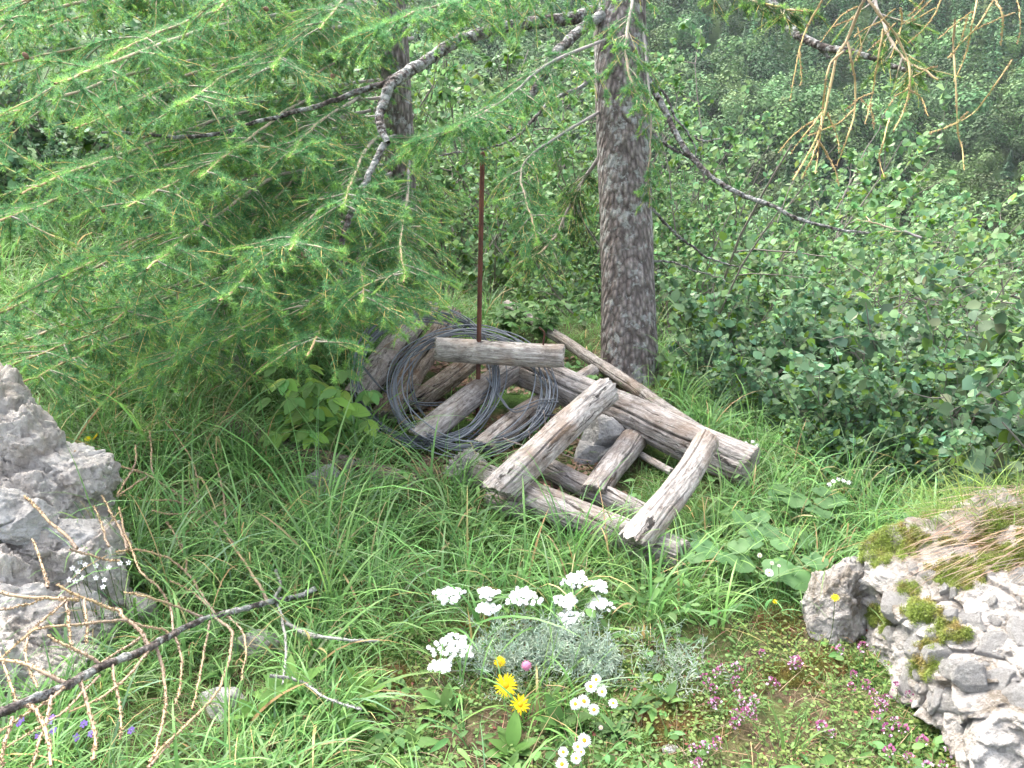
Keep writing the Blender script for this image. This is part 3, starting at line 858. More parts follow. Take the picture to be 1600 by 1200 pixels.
    gb([(940, 240, D + .1), (900, 300, D + .2), (860, 380, D + .1), (800, 430, D - .1)], 0.008, 55, nsec=34, seclen=0.34, needle_col=(0.070, 0.155, 0.055), dens=0.8)
    gb([(960, -100, D - .2), (985, -20, D - .8), (975, 100, D - 1.1), (1000, 190, D - 1.2)], 0.007, 56, nsec=22, seclen=0.20, dens=0.7)
    gb([(1010, -120, D), (1080, -60, D - .6), (1150, -10, D - .9), (1260, 25, D - 1.2)], 0.010, 57, nsec=30, seclen=0.26, dens=0.7, needle_col=(0.05, 0.11, 0.04))
    gb([(1300, -120, D - .8), (1360, -30, D - 1.0), (1400, 60, D - 1.2), (1470, 120, D - 1.4)], 0.008, 58, nsec=26, seclen=0.24, dens=0.45, needle_col=(0.07, 0.14, 0.04))
    gb([(1440, 372, D - .85), (1400, 360, D - .8), (1330, 340, D - .7)], 0.003, 59, nsec=8, seclen=0.12, dens=0.5)
    gb([(1005, 40, D - .1), (1012, 130, D - .25), (1016, 230, D - .3), (1010, 330, D - .3)], 0.004, 60, nsec=22, seclen=0.13, dens=0.8, tert=1.5)

    # hanging bare twigs, top right: dead larch branchlets on the end of a long limb above the frame
    h = MB(); r_ = np.random.default_rng(2)
    crop = lambda pts: [(1200 + x / 4, y / 4) for x, y in pts]
    Hs = [([(600, 0), (560, 100), (500, 250), (440, 350), (410, 480), (380, 620), (350, 760), (320, 860), (270, 960), (170, 1140)], 5.2, 0),
          ([(500, 260), (520, 380), (545, 520), (540, 700), (500, 850), (430, 1030)], 3.6, .03),
          ([(470, 320), (390, 400), (360, 520), (340, 680), (330, 800), (310, 940), (295, 1075)], 3.4, -.03),
          ([(340, 0), (250, 170), (200, 310), (170, 450), (140, 630)], 3.0, .1), ([(200, 320), (210, 430), (215, 530)], 2.4, .1),
          ([(630, 0), (700, 100), (800, 220), (870, 370), (885, 480), (880, 580), (850, 700), (790, 820)], 4.4, .15),
          ([(880, 560), (960, 600), (1010, 720)], 2.6, .15), ([(880, 550), (800, 600), (730, 710)], 2.2, .12),
          ([(1310, -20), (1270, 150), (1230, 330), (1150, 510)], 3.2, .2), ([(1170, 120), (1155, 300), (1170, 500), (1180, 700), (1190, 850), (1210, 920), (1225, 1070)], 3.6, .25),
          ([(1420, 0), (1470, 100), (1460, 290)], 3.2, .1), ([(1410, 0), (1300, 170), (1200, 270), (1120, 350)], 2.6, .1),
          ([(1080, 0), (1040, 90), (960, 200), (870, 280)], 2.4, 0), ([(1050, 50), (900, 130), (850, 150)], 1.8, 0), ([(1530, 370), (1420, 530), (1300, 690), (1180, 780), (1015, 830)], 2.4, .05),
          ([(370, 710), (430, 820), (455, 950)], 2.2, 0), ([(320, 880), (380, 980), (420, 1060), (445, 1170)], 3.0, .02),
          ([(330, 730), (200, 820), (70, 960)], 2.4, .02), ([(340, 700), (240, 830), (130, 970)], 2.2, -.02), ([(310, 880), (270, 1000), (220, 1110)], 2.4, -.01),
          ([(720, 180), (690, 400), (650, 600), (600, 780)], 2.8, .1), ([(640, 650), (660, 800)], 1.8, .1), ([(830, 50), (830, 180), (770, 370)], 2.8, .2), ([(760, 740), (720, 900), (700, 980), (725, 1110)], 2.6, .3),
          ([(800, 50), (700, 130), (600, 190), (540, 240)], 1.8, .1), ([(560, 40), (450, 100), (330, 260)], 1.8, 0), ([(555, 95), (480, 140), (400, 185)], 1.5, 0), ([(975, 0), (930, 50), (880, 100)], 1.8, 0),
          ([(1020, 0), (920, 100), (840, 150)], 1.6, .05), ([(1280, 70), (1180, 130), (1060, 230)], 1.8, .2), ([(1540, 80), (1420, 130), (1300, 190)], 1.8, .1), ([(800, 140), (720, 220), (610, 320)], 1.7, .1), ([(650, 580), (560, 620), (475, 690)], 1.8, .1),
          ([(540, 680), (440, 770), (330, 820), (240, 845)], 1.8, .05), ([(580, 620), (660, 700), (670, 810)], 1.6, .15), ([(1250, 100), (1200, 240), (1130, 360)], 2.2, .2), ([(1250, 700), (1180, 760), (1010, 830)], 1.6, .05),
          ([(900, 480), (1000, 430), (1060, 425)], 1.5, .2), ([(560, 170), (580, 300), (550, 380)], 1.6, .1), ([(1560, 0), (1575, 150), (1555, 280)], 1.8, .3)]
    hd = 2.35
    allp = []
    for pts, wpx, dz in Hs:
        c = crop(pts); n = 26
        p = rs([W(a, b, hd + dz + 0.05 * math.sin(k * 1.3 + a)) - base for k, (a, b) in enumerate(c)], n)
        p = p + np.cumsum(r_.normal(0, 0.0006, p.shape), 0)
        rr = 0.40 * wpx / FPX * hd
        R_ = np.linspace(rr * 1.15, rr * 0.5, n)
        if c[0][1] < 2:      # carry on upwards to the limb over the frame
            ex = rs([W(c[0][0] - (c[0][0] - 1400) * 0.25, -150, hd + dz + .1) - base, p[0]], 8)[:-1]
            p = np.vstack([ex, p]); R_ = np.r_[np.full(7, rr * 1.3), R_]
        knot = 1 + 0.30 * (np.abs(np.sin(np.arange(len(p)) * 2.4)))
        v, q = tubes(p, R_ * knot, 7)
        tt = np.repeat(np.linspace(0, 1, len(p)), 7)
        thick = np.clip((wpx - 2.2) / 2.5, 0, 1)
        c0 = np.array((0.27, 0.21, 0.18)) * thick + np.array((0.46, 0.34, 0.15)) * (1 - thick)
        h.add(v, q, None, mixc(c0, (0.55, 0.42, 0.17), tt) * (1 + 0.3 * fbm(v * 80, 5, 2))[:, None])
        allp.append(p)
        # short-shoot spurs
        k = int(len(p) * 1.6); s_, d_, t_, i_ = sample(p[None], k, r_, 0.0, 1.0)
        e_ = nrm(np.cross(d_, r_.normal(size=(k, 3))))
        sv, sq = tubes(np.stack([s_, s_ + e_ * (rr + 0.0028)], 1), np.full((k, 2), 0.0014), 4)
        h.add(sv, sq, None, (0.36, 0.26, 0.16))
    ob = h.build('bare_twigs', M_TWIG, A)
    ob['label'] = 'bare tan and grey dead larch twigs hanging from the top right corner'
    limb([(970, -260, D - .1), (1060, -300, D - .6), (1180, -260, D - 1.1), (1280, -200, hd + .35), (1400, -155, hd + .1), (1500, -150, hd), (1640, -150, hd)], 0.034, 16, 0.010)
    # a few green tufts among the dead twigs
    nd = MB(); P_ = np.stack([p[-26:] for p in allp[:16]]); s_, d_, t_, i_ = sample(P_, 60, r_, 0.2, 1.0)
    needles(nd, s_, d_, np.full(60, .6), r_, 12, 0.014); nd.build('needles', M_NEEDLE, ob, smooth=False)

    # second larch, thin dark trunk to the left, hung with the boughs that fill the upper left
    yb = 5.35; xb = (640 - 800) / FPX * (yb * math.cos(TH) + 0.8)
    b2 = onG(xb, yb)
    B = thing('larch_tree', 'slender larch with dark trunk half hidden by its bright green boughs at upper left', 'tree', b2)
    s = np.linspace(-0.15, 3.3, 120)
    P = np.stack([0.02 * np.sin(s * 1.5), s * 0.0, s], 1)
    mb = MB(); v, q = trunk_mesh(P, 0.098 - 0.008 * s, 15, 40); mb.add(v, q)
    v, q = tubes(np.stack([0.0 * np.linspace(3.29, 8, 12) - .02, np.zeros(12), np.linspace(3.29, 8, 12)], 1), np.linspace(0.052, 0.012, 12), 10); mb.add(v, q)
    mb.build('trunk', M_BARK, B)
    rng = np.random.default_rng(8)
    def bb(p, r0, seed, **k): return bough(B, [W(*a) - b2 for a in p], r0, seed, **k)
    d2 = proj(b2)[2]
    # (target pixel, depth of the tip, pixel height of the root)
    tips = [(-60, 60, 2.9, -80), (60, 20, 3.3, -140), (180, 90, 3.0, -40), (330, 10, 3.2, -120), (60, 130, 2.4, 0), (-80, 230, 2.3, 60), (120, 210, 2.7, 60), (270, 160, 2.8, 20),
            (420, 120, 3.2, 0), (40, 300, 2.35, 130), (-60, 380, 2.25, 180), (190, 330, 2.5, 160), (310, 280, 2.8, 120), (440, 250, 3.1, 120), (90, 440, 2.45, 250), (240, 420, 2.35, 230),
            (-40, 500, 2.5, 290), (330, 470, 2.5, 280), (450, 400, 2.6, 260), (540, 330, 2.9, 200), (490, 545, 2.6, 330), (180, 520, 2.8, 320), (360, 545, 2.9, 360), (470, 500, 2.9, 340),
            (640, 440, 2.9, 230), (20, 570, 3.1, 380), (280, 560, 3.3, 400), (500, 60, 3.5, -60), (610, 470, 3.2, 300), (100, 560, 3.4, 420), (-100, 130, 3.4, -20), (380, 360, 3.6, 220), (150, 400, 3.6, 260), (250, 240, 3.7, 120), (80, 260, 3.7, 150), (330, 120, 3.9, 40), (130, 100, 3.9, 0), (250, 590, 3.0, 420), (40, 600, 2.9, 430), (545, 470, 2.75, 300), (-60, 580, 3.2, 400), (30, 60, 4.0, -60), (150, 20, 4.0, -100), (230, 60, 4.1, -40), (-40, 10, 3.6, -140), (10, 180, 3.9, 40), (160, 280, 4.2, 180), (280, 380, 4.1, 260), (380, 460, 4.0, 330), (120, 480, 4.0, 330), (450, 160, 4.0, 40)]
    for i, (px, py, td, ry) in enumerate(tips):
        rpx = 640 + rng.uniform(-6, 6)
        mx, my = rpx * 0.5 + px * 0.5, ry * 0.55 + py * 0.45 - 25 + rng.uniform(-20, 20)
        md = d2 * 0.5 + td * 0.5
        c_ = NEED if td < 3.2 else (0.115, 0.26, 0.115)
        bb([(rpx, ry, d2), (rpx * 0.75 + px * 0.25, ry * 0.75 + py * 0.25 - 18, d2 * 0.77 + td * 0.23), (mx, my, md), (mx * 0.45 + px * 0.55 + rng.uniform(-15, 15), my * 0.45 + py * 0.55 - 5, md * 0.5 + td * 0.5), (px, py, td)],
           rng.uniform(0.007, 0.012), 100 + i, nsec=40, seclen=0.37, dens=.88, needle_col=c_, tert=2.5, startS=.25, bare=.32)
larches()

def cones():
    rng = np.random.default_rng(61); B = [x for x in COL.objects if x.name == 'larch_tree.001'][0]; b = np.array(B.location)
    v, f = ico(3); a = np.arctan2(v[:, 1], v[:, 0]); w_ = v * (1 + .16 * np.maximum(0, np.sin(6 * a + 9 * v[:, 2])))[:, None] * [.008, .008, .012]
    mb = MB(); mb.add(w_, None, f, (0.17, 0.105, 0.07)); me = mb.mesh('cone', M_TWIG)
    for x, y, d in [(40, 87, 2.9), (69, 96, 2.95), (475, 398, 2.9), (416, 14, 3.1), (160, 330, 2.8), (520, 120, 3.3)]:
        c = link('cone', me, B); c.location = W(x, y, d) - b; c.rotation_euler = tuple(rng.normal(0, .5, 3))
cones()
# ---------------------------------------------------------------- log pile
def frame(p0, p1):
    z = nrm(p1 - p0); x = nrm(np.cross([0, 0, 1.0] if abs(z[2]) < .95 else [1.0, 0, 0], z)); y = np.cross(z, x)
    m = Matrix.Identity(4)
    for i in range(3):
        m[i][0], m[i][1], m[i][2], m[i][3] = x[i], y[i], z[i], p0[i]
    return m

def log_mesh(L, r0, r1, seed, S=128, n=110, grooves=9, flat=0.0, bend=0.0, rag=0.016, ca=0.0, cb=0.0):
    rng = np.random.default_rng(seed)
    z = np.linspace(0, L, n); th = np.arange(S) * 2 * math.pi / S
    Z, T = np.meshgrid(z, th, indexing='ij')
    r = r0 + (r1 - r0) * Z / L
    dsp = np.zeros_like(r)
    ex = np.stack([np.cos(T).ravel() * 1.2, np.sin(T).ravel() * 1.2, Z.ravel() * 0.9], 1)
    dsp += 0.15 * fbm(ex * [1.1, 1.1, 3.2] + seed, seed, 3).reshape(n, S)
    fine = np.stack([np.cos(T).ravel() * 9, np.sin(T).ravel() * 9, Z.ravel() * 3.5], 1)
    dsp += 0.06 * fbm(fine + seed, seed + 3, 4, .6).reshape(n, S)
    for k in range(grooves):
        a0 = rng.uniform(0, 6.28); tw = rng.normal(0, 0.25); c0, c1 = np.sort(rng.uniform(-0.2, 1.2, 2)); wd = rng.uniform(0.022, 0.07)
        a = a0 + tw * Z / L + 0.06 * np.sin(Z * rng.uniform(10, 22) + k)
        da = np.angle(np.exp(1j * (T - a)))
        on = sg((Z / L - c0) * 14) * sg((c1 - Z / L) * 14)
        dsp -= rng.uniform(0.10, 0.34) * np.exp(-(da / wd) ** 2) * on
    r = r * (1 + dsp)
    X = r * np.cos(T); Y = r * np.sin(T)
    if flat: Y = np.minimum(Y, r0 * (1 - flat)) 
    X = X + (bend + rng.normal(0, .004)) * np.sin(Z / L * math.pi) + .004 * np.sin(Z * 9 + seed); Y = Y + rng.normal(0, .005) * np.sin(Z / L * math.pi)
    # ragged weathered ends
    e0 = rag * fbm(np.stack([np.cos(th) * 2.5, np.sin(th) * 2.5, th * 0 + seed], 1) * 1.6, seed + 5, 4, .7); e1 = rag * fbm(np.stack([np.cos(th) * 2.5, np.sin(th) * 2.5, th * 0 + 7 + seed], 1) * 1.6, seed + 6, 4, .7)
    Zd = Z + np.exp(-Z / 0.03) * e0[None] + np.exp(-(L - Z) / 0.03) * e1[None]
    Zd = Zd - ca * (Y + r0) * np.clip(1 - Z / (2.2 * r0 + .01), 0, 1) + cb * (Y + r1) * np.clip(1 - (L - Z) / (2.2 * r1 + .01), 0, 1)
    V = np.stack([X, Y, Zd], -1).reshape(-1, 3)
    i, j = np.meshgrid(np.arange(n - 1), np.arange(S), indexing='ij')
    Q = np.stack([i * S + j, i * S + (j + 1) % S, (i + 1) * S + (j + 1) % S, (i + 1) * S + j], -1).reshape(-1, 4)
    mb = MB(); mb.add(V, Q, None, m=0)
    for row, sgn in ((0, -1), (n - 1, 1)):
        ring = V[row * S:(row + 1) * S]; c = ring.mean(0)
        vs = [ring * 0.985 + c * 0.015]
        for k, f in enumerate((0.9, 0.66, 0.4, 0.15)):
            p = c + (ring - c) * f
            p[:, 2] += sgn * (0.004 + 0.006 * fbm(p * 60 + seed, seed, 3))
            vs.append(p)
        vs.append(c[None] + [[0, 0, sgn * 0.004]])
        VV = np.vstack(vs); jj = np.arange(S)
        qs = np.vstack([np.stack([k * S + jj, k * S + (jj + 1) % S, (k + 1) * S + (jj + 1) % S, (k + 1) * S + jj], 1) for k in range(4)])
        ts = np.stack([4 * S + jj, 4 * S + (jj + 1) % S, np.full(S, 5 * S)], 1)
        if sgn < 0: qs = qs[:, ::-1]; ts = ts[:, ::-1]
        mb.add(VV, qs, ts, m=1)
    return mb

LOGS = []
def log(label, a, b, r0, r1, seed, mat=M_WOOD, name='log', cat='log', **k):
    """a, b: (photo x, photo y, height of the centre above the ground)"""
    p0, p1 = (GH(*a) if not isinstance(a, np.ndarray) else a), (GH(*b) if not isinstance(b, np.ndarray) else b)
    L = float(np.linalg.norm(p1 - p0))
    o = log_mesh(L, r0, r1, seed, **k).build(name, [mat, M_END])
    o.matrix_world = frame(p0, p1)
    tag(o, label, cat, 'logs of the collapsed timber pile')
    LOGS.append((p0, p1, max(r0, r1)))
    return o

log('thickest long grey log, running from under the wire coils down to the right', (778, 560, .20), (1172, 730, .09), 0.078, 0.082, 1, grooves=10)
log('long low grey log nearest the camera with a sawn end in the grass at right', (742, 738, .04), (1068, 872, .055), 0.048, 0.060, 2)
log('half-buried log lying just behind the lowest front log', (838, 722, .05), (1008, 806, .035), 0.042, 0.040, 3, mat=M_WOOD)
log('stout cross log at the centre lying over the thickest log, upper end sticking up', (950, 612, .285), (795, 752, .13), 0.060, 0.063, 4, mat=M_WOODP, grooves=16, cb=.9, rag=.03)
log('right-hand cross log leaning over the thickest log towards its cut end', (1106, 690, .245), (1004, 832, .125), 0.048, 0.052, 5, mat=M_WOODP, grooves=15, cb=.9, rag=.03)
log('short cross log tucked under the thickest log between the two big cross logs', (1000, 672, .06), (935, 762, .07), 0.056, 0.050, 6, cb=.8)
log('short light log with a cracked pale side, lying level on top behind the rusty rod', (682, 545, .345), (880, 556, .335), 0.052, 0.050, 7, mat=M_WOODP, name='log', rag=0.022)
log('cross log under the wire coils at the foot of the rusty rod', (812, 570, .20), (672, 672, .07), 0.054, 0.056, 8, cb=.9)
log('weathered short log under the right side of the wire coils', (862, 622, .07), (768, 692, .05), 0.050, 0.052, 9, cb=.9, grooves=12)
log('leaning half-round log at the left of the pile inside the outer wire coil', (668, 480, .24), (566, 612, .11), 0.066, 0.070, 10, grooves=18, cb=1.0, rag=.03)
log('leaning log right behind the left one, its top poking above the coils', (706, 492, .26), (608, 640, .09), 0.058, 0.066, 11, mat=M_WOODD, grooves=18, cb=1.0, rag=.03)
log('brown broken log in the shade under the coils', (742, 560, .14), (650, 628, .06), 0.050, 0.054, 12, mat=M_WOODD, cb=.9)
log('long thin pole lying behind the pile, passing in front of the tree foot', (792, 476, .13), (1112, 690, .09), 0.030, 0.034, 13, mat=M_WOOD, bend=.02)
log('short stub of a log between the thick log and the pole behind it', (925, 580, .08), (872, 612, .07), 0.036, 0.036, 14)
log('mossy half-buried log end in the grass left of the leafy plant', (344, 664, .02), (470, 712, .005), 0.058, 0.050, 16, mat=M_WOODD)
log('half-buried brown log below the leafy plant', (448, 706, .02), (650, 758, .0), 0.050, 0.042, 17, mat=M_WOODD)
log('small grey log end at the left of the lowest front log', (765, 778, .02), (815, 800, .03), 0.026, 0.030, 18, mat=M_WOODP)
log('thin stick sticking out under the right-hand cross log', (1000, 710, .04), (1048, 738, .04), 0.014, 0.016, 19, mat=M_WOODP)

def root_nail():
    # rusty nail in the short light log
    top = LOGS[6][0] * 0.16 + LOGS[6][1] * 0.84 + np.array([0, -0.01, 0.045])
    p = rs([top + [0, 0, -.03], top + [0.002, 0, .02], top + [0.006, 0, .05], top + [0.001, 0, .065], top + [-.018, 0, .082]], 14)
    mb = MB(); v, q = tubes(p, np.full(14, 0.0038), 8); mb.add(v, q)
    o = mb.build('nail', M_RUST)
    lg = [x for x in COL.objects if x.name == 'log.006'][0]
    bpy.context.view_layer.update()
    o.parent = lg; o.matrix_parent_inverse = lg.matrix_world.inverted()
    o['label'] = 'bent rusty nail sticking up from the log'
root_nail()

# rusty rod
def rod():
    bot = onG((745.5 - 800) / FPX * 3.80, 3.545, 0.02); top = W(754, 236, 0); k_ = (bot[1] + 0.004) / (W(754, 236, 1.0)[1]); top = W(754, 236, k_)
    L = float(np.linalg.norm(top - bot)); n = 260; z = np.linspace(0, L, n)
    P = np.stack([0.004 * np.sin(z * 2.2), 0 * z, z], 1)
    R = 0.0098 + 0.0010 * (np.sin(z * 2 * math.pi / 0.012) > 0.4)
    R[-5:] = [0.0118, 0.0112, 0.0095, 0.009, 0.0001]
    mb = MB(); v, q = tubes(P, R, 14); mb.add(v, q)
    o = mb.build('iron_rod', M_RUST)
    o.matrix_world = frame(bot, top)
    tag(o, 'thin rusty iron rod standing upright in the middle of the log pile', 'rod')
rod()

# wire coils
def coil(label, ctr, ax, ay, dep, turns, seed, rw=0.0028, thick=0.028, ties=()):
    rng = np.random.default_rng(seed); mb = MB()
    root = thing('wire_coil', label, 'wire coil', W(ctr[0], ctr[1], dep(0, 0)))
    o3 = np.array(root.location)
    t = np.linspace(0, 2 * math.pi, 90)
    ph, k1, k2 = rng.uniform(0, 6.28, 3)
    for i in range(turns):
        sx, sy = rng.normal(0, 0.042, 2); e = rng.normal(0, 0.03, 2)
        cx, cy = ctr[0] + rng.normal(0, 6), ctr[1] + rng.normal(0, 5)
        p1, p2 = rng.uniform(0, 6.28, 2)
        wob = 1 + 0.034 * np.sin(2 * t + p1) + 0.013 * np.sin(3 * t + p2) + 0.006 * np.sin(7 * t + p1)
        X = ax * (1 + sx) * wob * np.cos(t); Y = ay * (1 + sy) * wob * np.sin(t)
        off = rng.normal(0, thick * 0.5) + 0.012 * np.sin(t + p1)
        P = np.array([W(cx + x_, cy + y_, dep(x_, y_) + o_) for x_, y_, o_ in zip(X, Y, off)]) - o3
        v, q = tubes(P, np.full(90, rw), 7)
        mb.add(v, q, None, np.array((0.13, 0.145, 0.165)) * rng.uniform(0.6, 1.35) * (1 + 0.2 * fbm(v * 30, i, 2))[:, None])
    mb.build('wire', M_WIRE, root)
    for a in ties:
        P = W(ctr[0] + ax * math.cos(a), ctr[1] + ay * math.sin(a), dep(ax * math.cos(a), ay * math.sin(a))) - o3
        m = MB(); tt = np.linspace(0, 6.28 * 2, 40)
        tang = np.array([-math.sin(a), 0, -math.cos(a)]); o1 = nrm(np.cross(tang, [0, 1.0, 0])); o2 = np.array([0, 1.0, 0])
        pts = P + 0.030 * (np.cos(tt)[:, None] * o1 + np.sin(tt)[:, None] * o2) + (tt / 12.6 * 0.012 - .006)[:, None] * tang
        pts = np.vstack([pts, pts[-1] + np.array([[0.02, -0.02, 0.01], [0.045, -0.03, 0.035]])])
        v, q = tubes(pts, np.full(len(pts), 0.0026), 6); m.add(v, q, None, (0.07, 0.075, 0.085))
        m.build('binding_wire', M_WIRE, root)
    return root
coil('left grey wire coil, its outer loops lying over the leaning logs', (668, 592), 112, 102, lambda x, y: 3.76 - 0.0022 * y - 0.0002 * x, 13, 1, ties=(-1.0,))
coil('right grey wire coil, looped behind the short light log and over the thick log', (737, 612), 120, 92, lambda x, y: 3.66 - 0.0022 * y, 12, 2, ties=(0.35, 2.2))
def loose():
    mb = MB(); o3 = W(700, 640, 3.77)
    L_ = [[(556, 560, 4.0), (600, 610, 3.9), (650, 628, 3.85), (700, 628, 3.85), (745, 620, 3.85), (775, 600, 3.85)],
          [(640, 560, 4.0), (640, 600, 3.9), (655, 640, 3.85), (690, 670, 3.8), (740, 680, 3.75), (790, 660, 3.75)],
          [(760, 590, 3.85), (780, 620, 3.8), (800, 640, 3.75), (840, 626, 3.72), (868, 624, 3.7)],
          [(575, 520, 4.1), (600, 500, 4.15), (640, 492, 4.2), (700, 495, 4.2), (760, 518, 4.15), (800, 540, 4.1)],
          [(560, 600, 3.95), (580, 650, 3.85), (620, 690, 3.75), (680, 715, 3.7), (760, 725, 3.65), (830, 705, 3.65)]]
    for k, l in enumerate(L_):
        for m in range(2):
            p = rs([W(a + m * 5, b + m * 4, c - 0.13) - o3 for a, b, c in l], 40); v, q = tubes(p, np.full(40, 0.0030), 7)
            mb.add(v, q, None, np.array((0.10, 0.11, 0.125)) * (0.8 + 0.15 * k))
    o = mb.build('loose_wire', M_WIRE); o.location = o3
    tag(o, 'loose strands of grey wire straggling inside and below the two coils', 'wire')
loose()

# thin dead twig across the central cross log
def twig_thing(name, label, cat, lines, depf, radf, col, seed, rough=0.25, origin=None, spur=1.4, group=None):
    rng = np.random.default_rng(seed); mb = MB(); o3 = origin; a0 = 0
    for pts, r in lines:
        n = max(8, int(6 * len(pts)))
        p = rs([depf(a, b) - o3 for a, b in pts], n); p = p + np.cumsum(rng.normal(0, 0.0007, p.shape), 0)
        R = np.linspace(r, r * 0.55, n) * (1 + rough * np.abs(np.sin(np.arange(n) * 2.1 + 1)))
        v, q = tubes(p, R, 7)
        c = col(r, np.repeat(np.linspace(0, 1, n), 7)) * (1 + 0.35 * fbm(v * 70, seed, 3))[:, None]
        mb.add(v, q, None, np.clip(c, 0, 1))
        k = int(n * spur); s_, d_, t_, i_ = sample(p[None], k, rng, 0, 1)
        e_ = nrm(np.cross(d_, rng.normal(size=(k, 3))))
        sv, sq = tubes(np.stack([s_, s_ + e_ * (r * 0.8 + 0.003)], 1), np.full((k, 2), 0.0014), 4)
        mb.add(sv, sq, None, col(r * 0.5, np.full(len(sv), 0.6)))
    o = mb.build(name, M_TWIG); o.location = o3
    return tag(o, label, cat, group)
tw = lambda r, t: mixc((0.30, 0.24, 0.22), (0.40, 0.32, 0.26), t)
twig_thing('dead_twig', 'thin reddish dead twig lying over the central cross log', 'twig',
           [([(785, 684), (800, 690), (835, 702), (870, 705), (895, 715), (925, 720)], .0028), ([(845, 700), (810, 705), (790, 718)], .0014), ([(870, 706), (862, 680), (868, 660)], .0014), ([(848, 700), (853, 670), (848, 640)], .0014), ([(895, 715), (905, 724), (903, 738)], .0012), ([(830, 700), (826, 672)], .001)],
           lambda a, b: W(a, b, 3.33), None, tw, 3, origin=W(850, 700, 3.33))

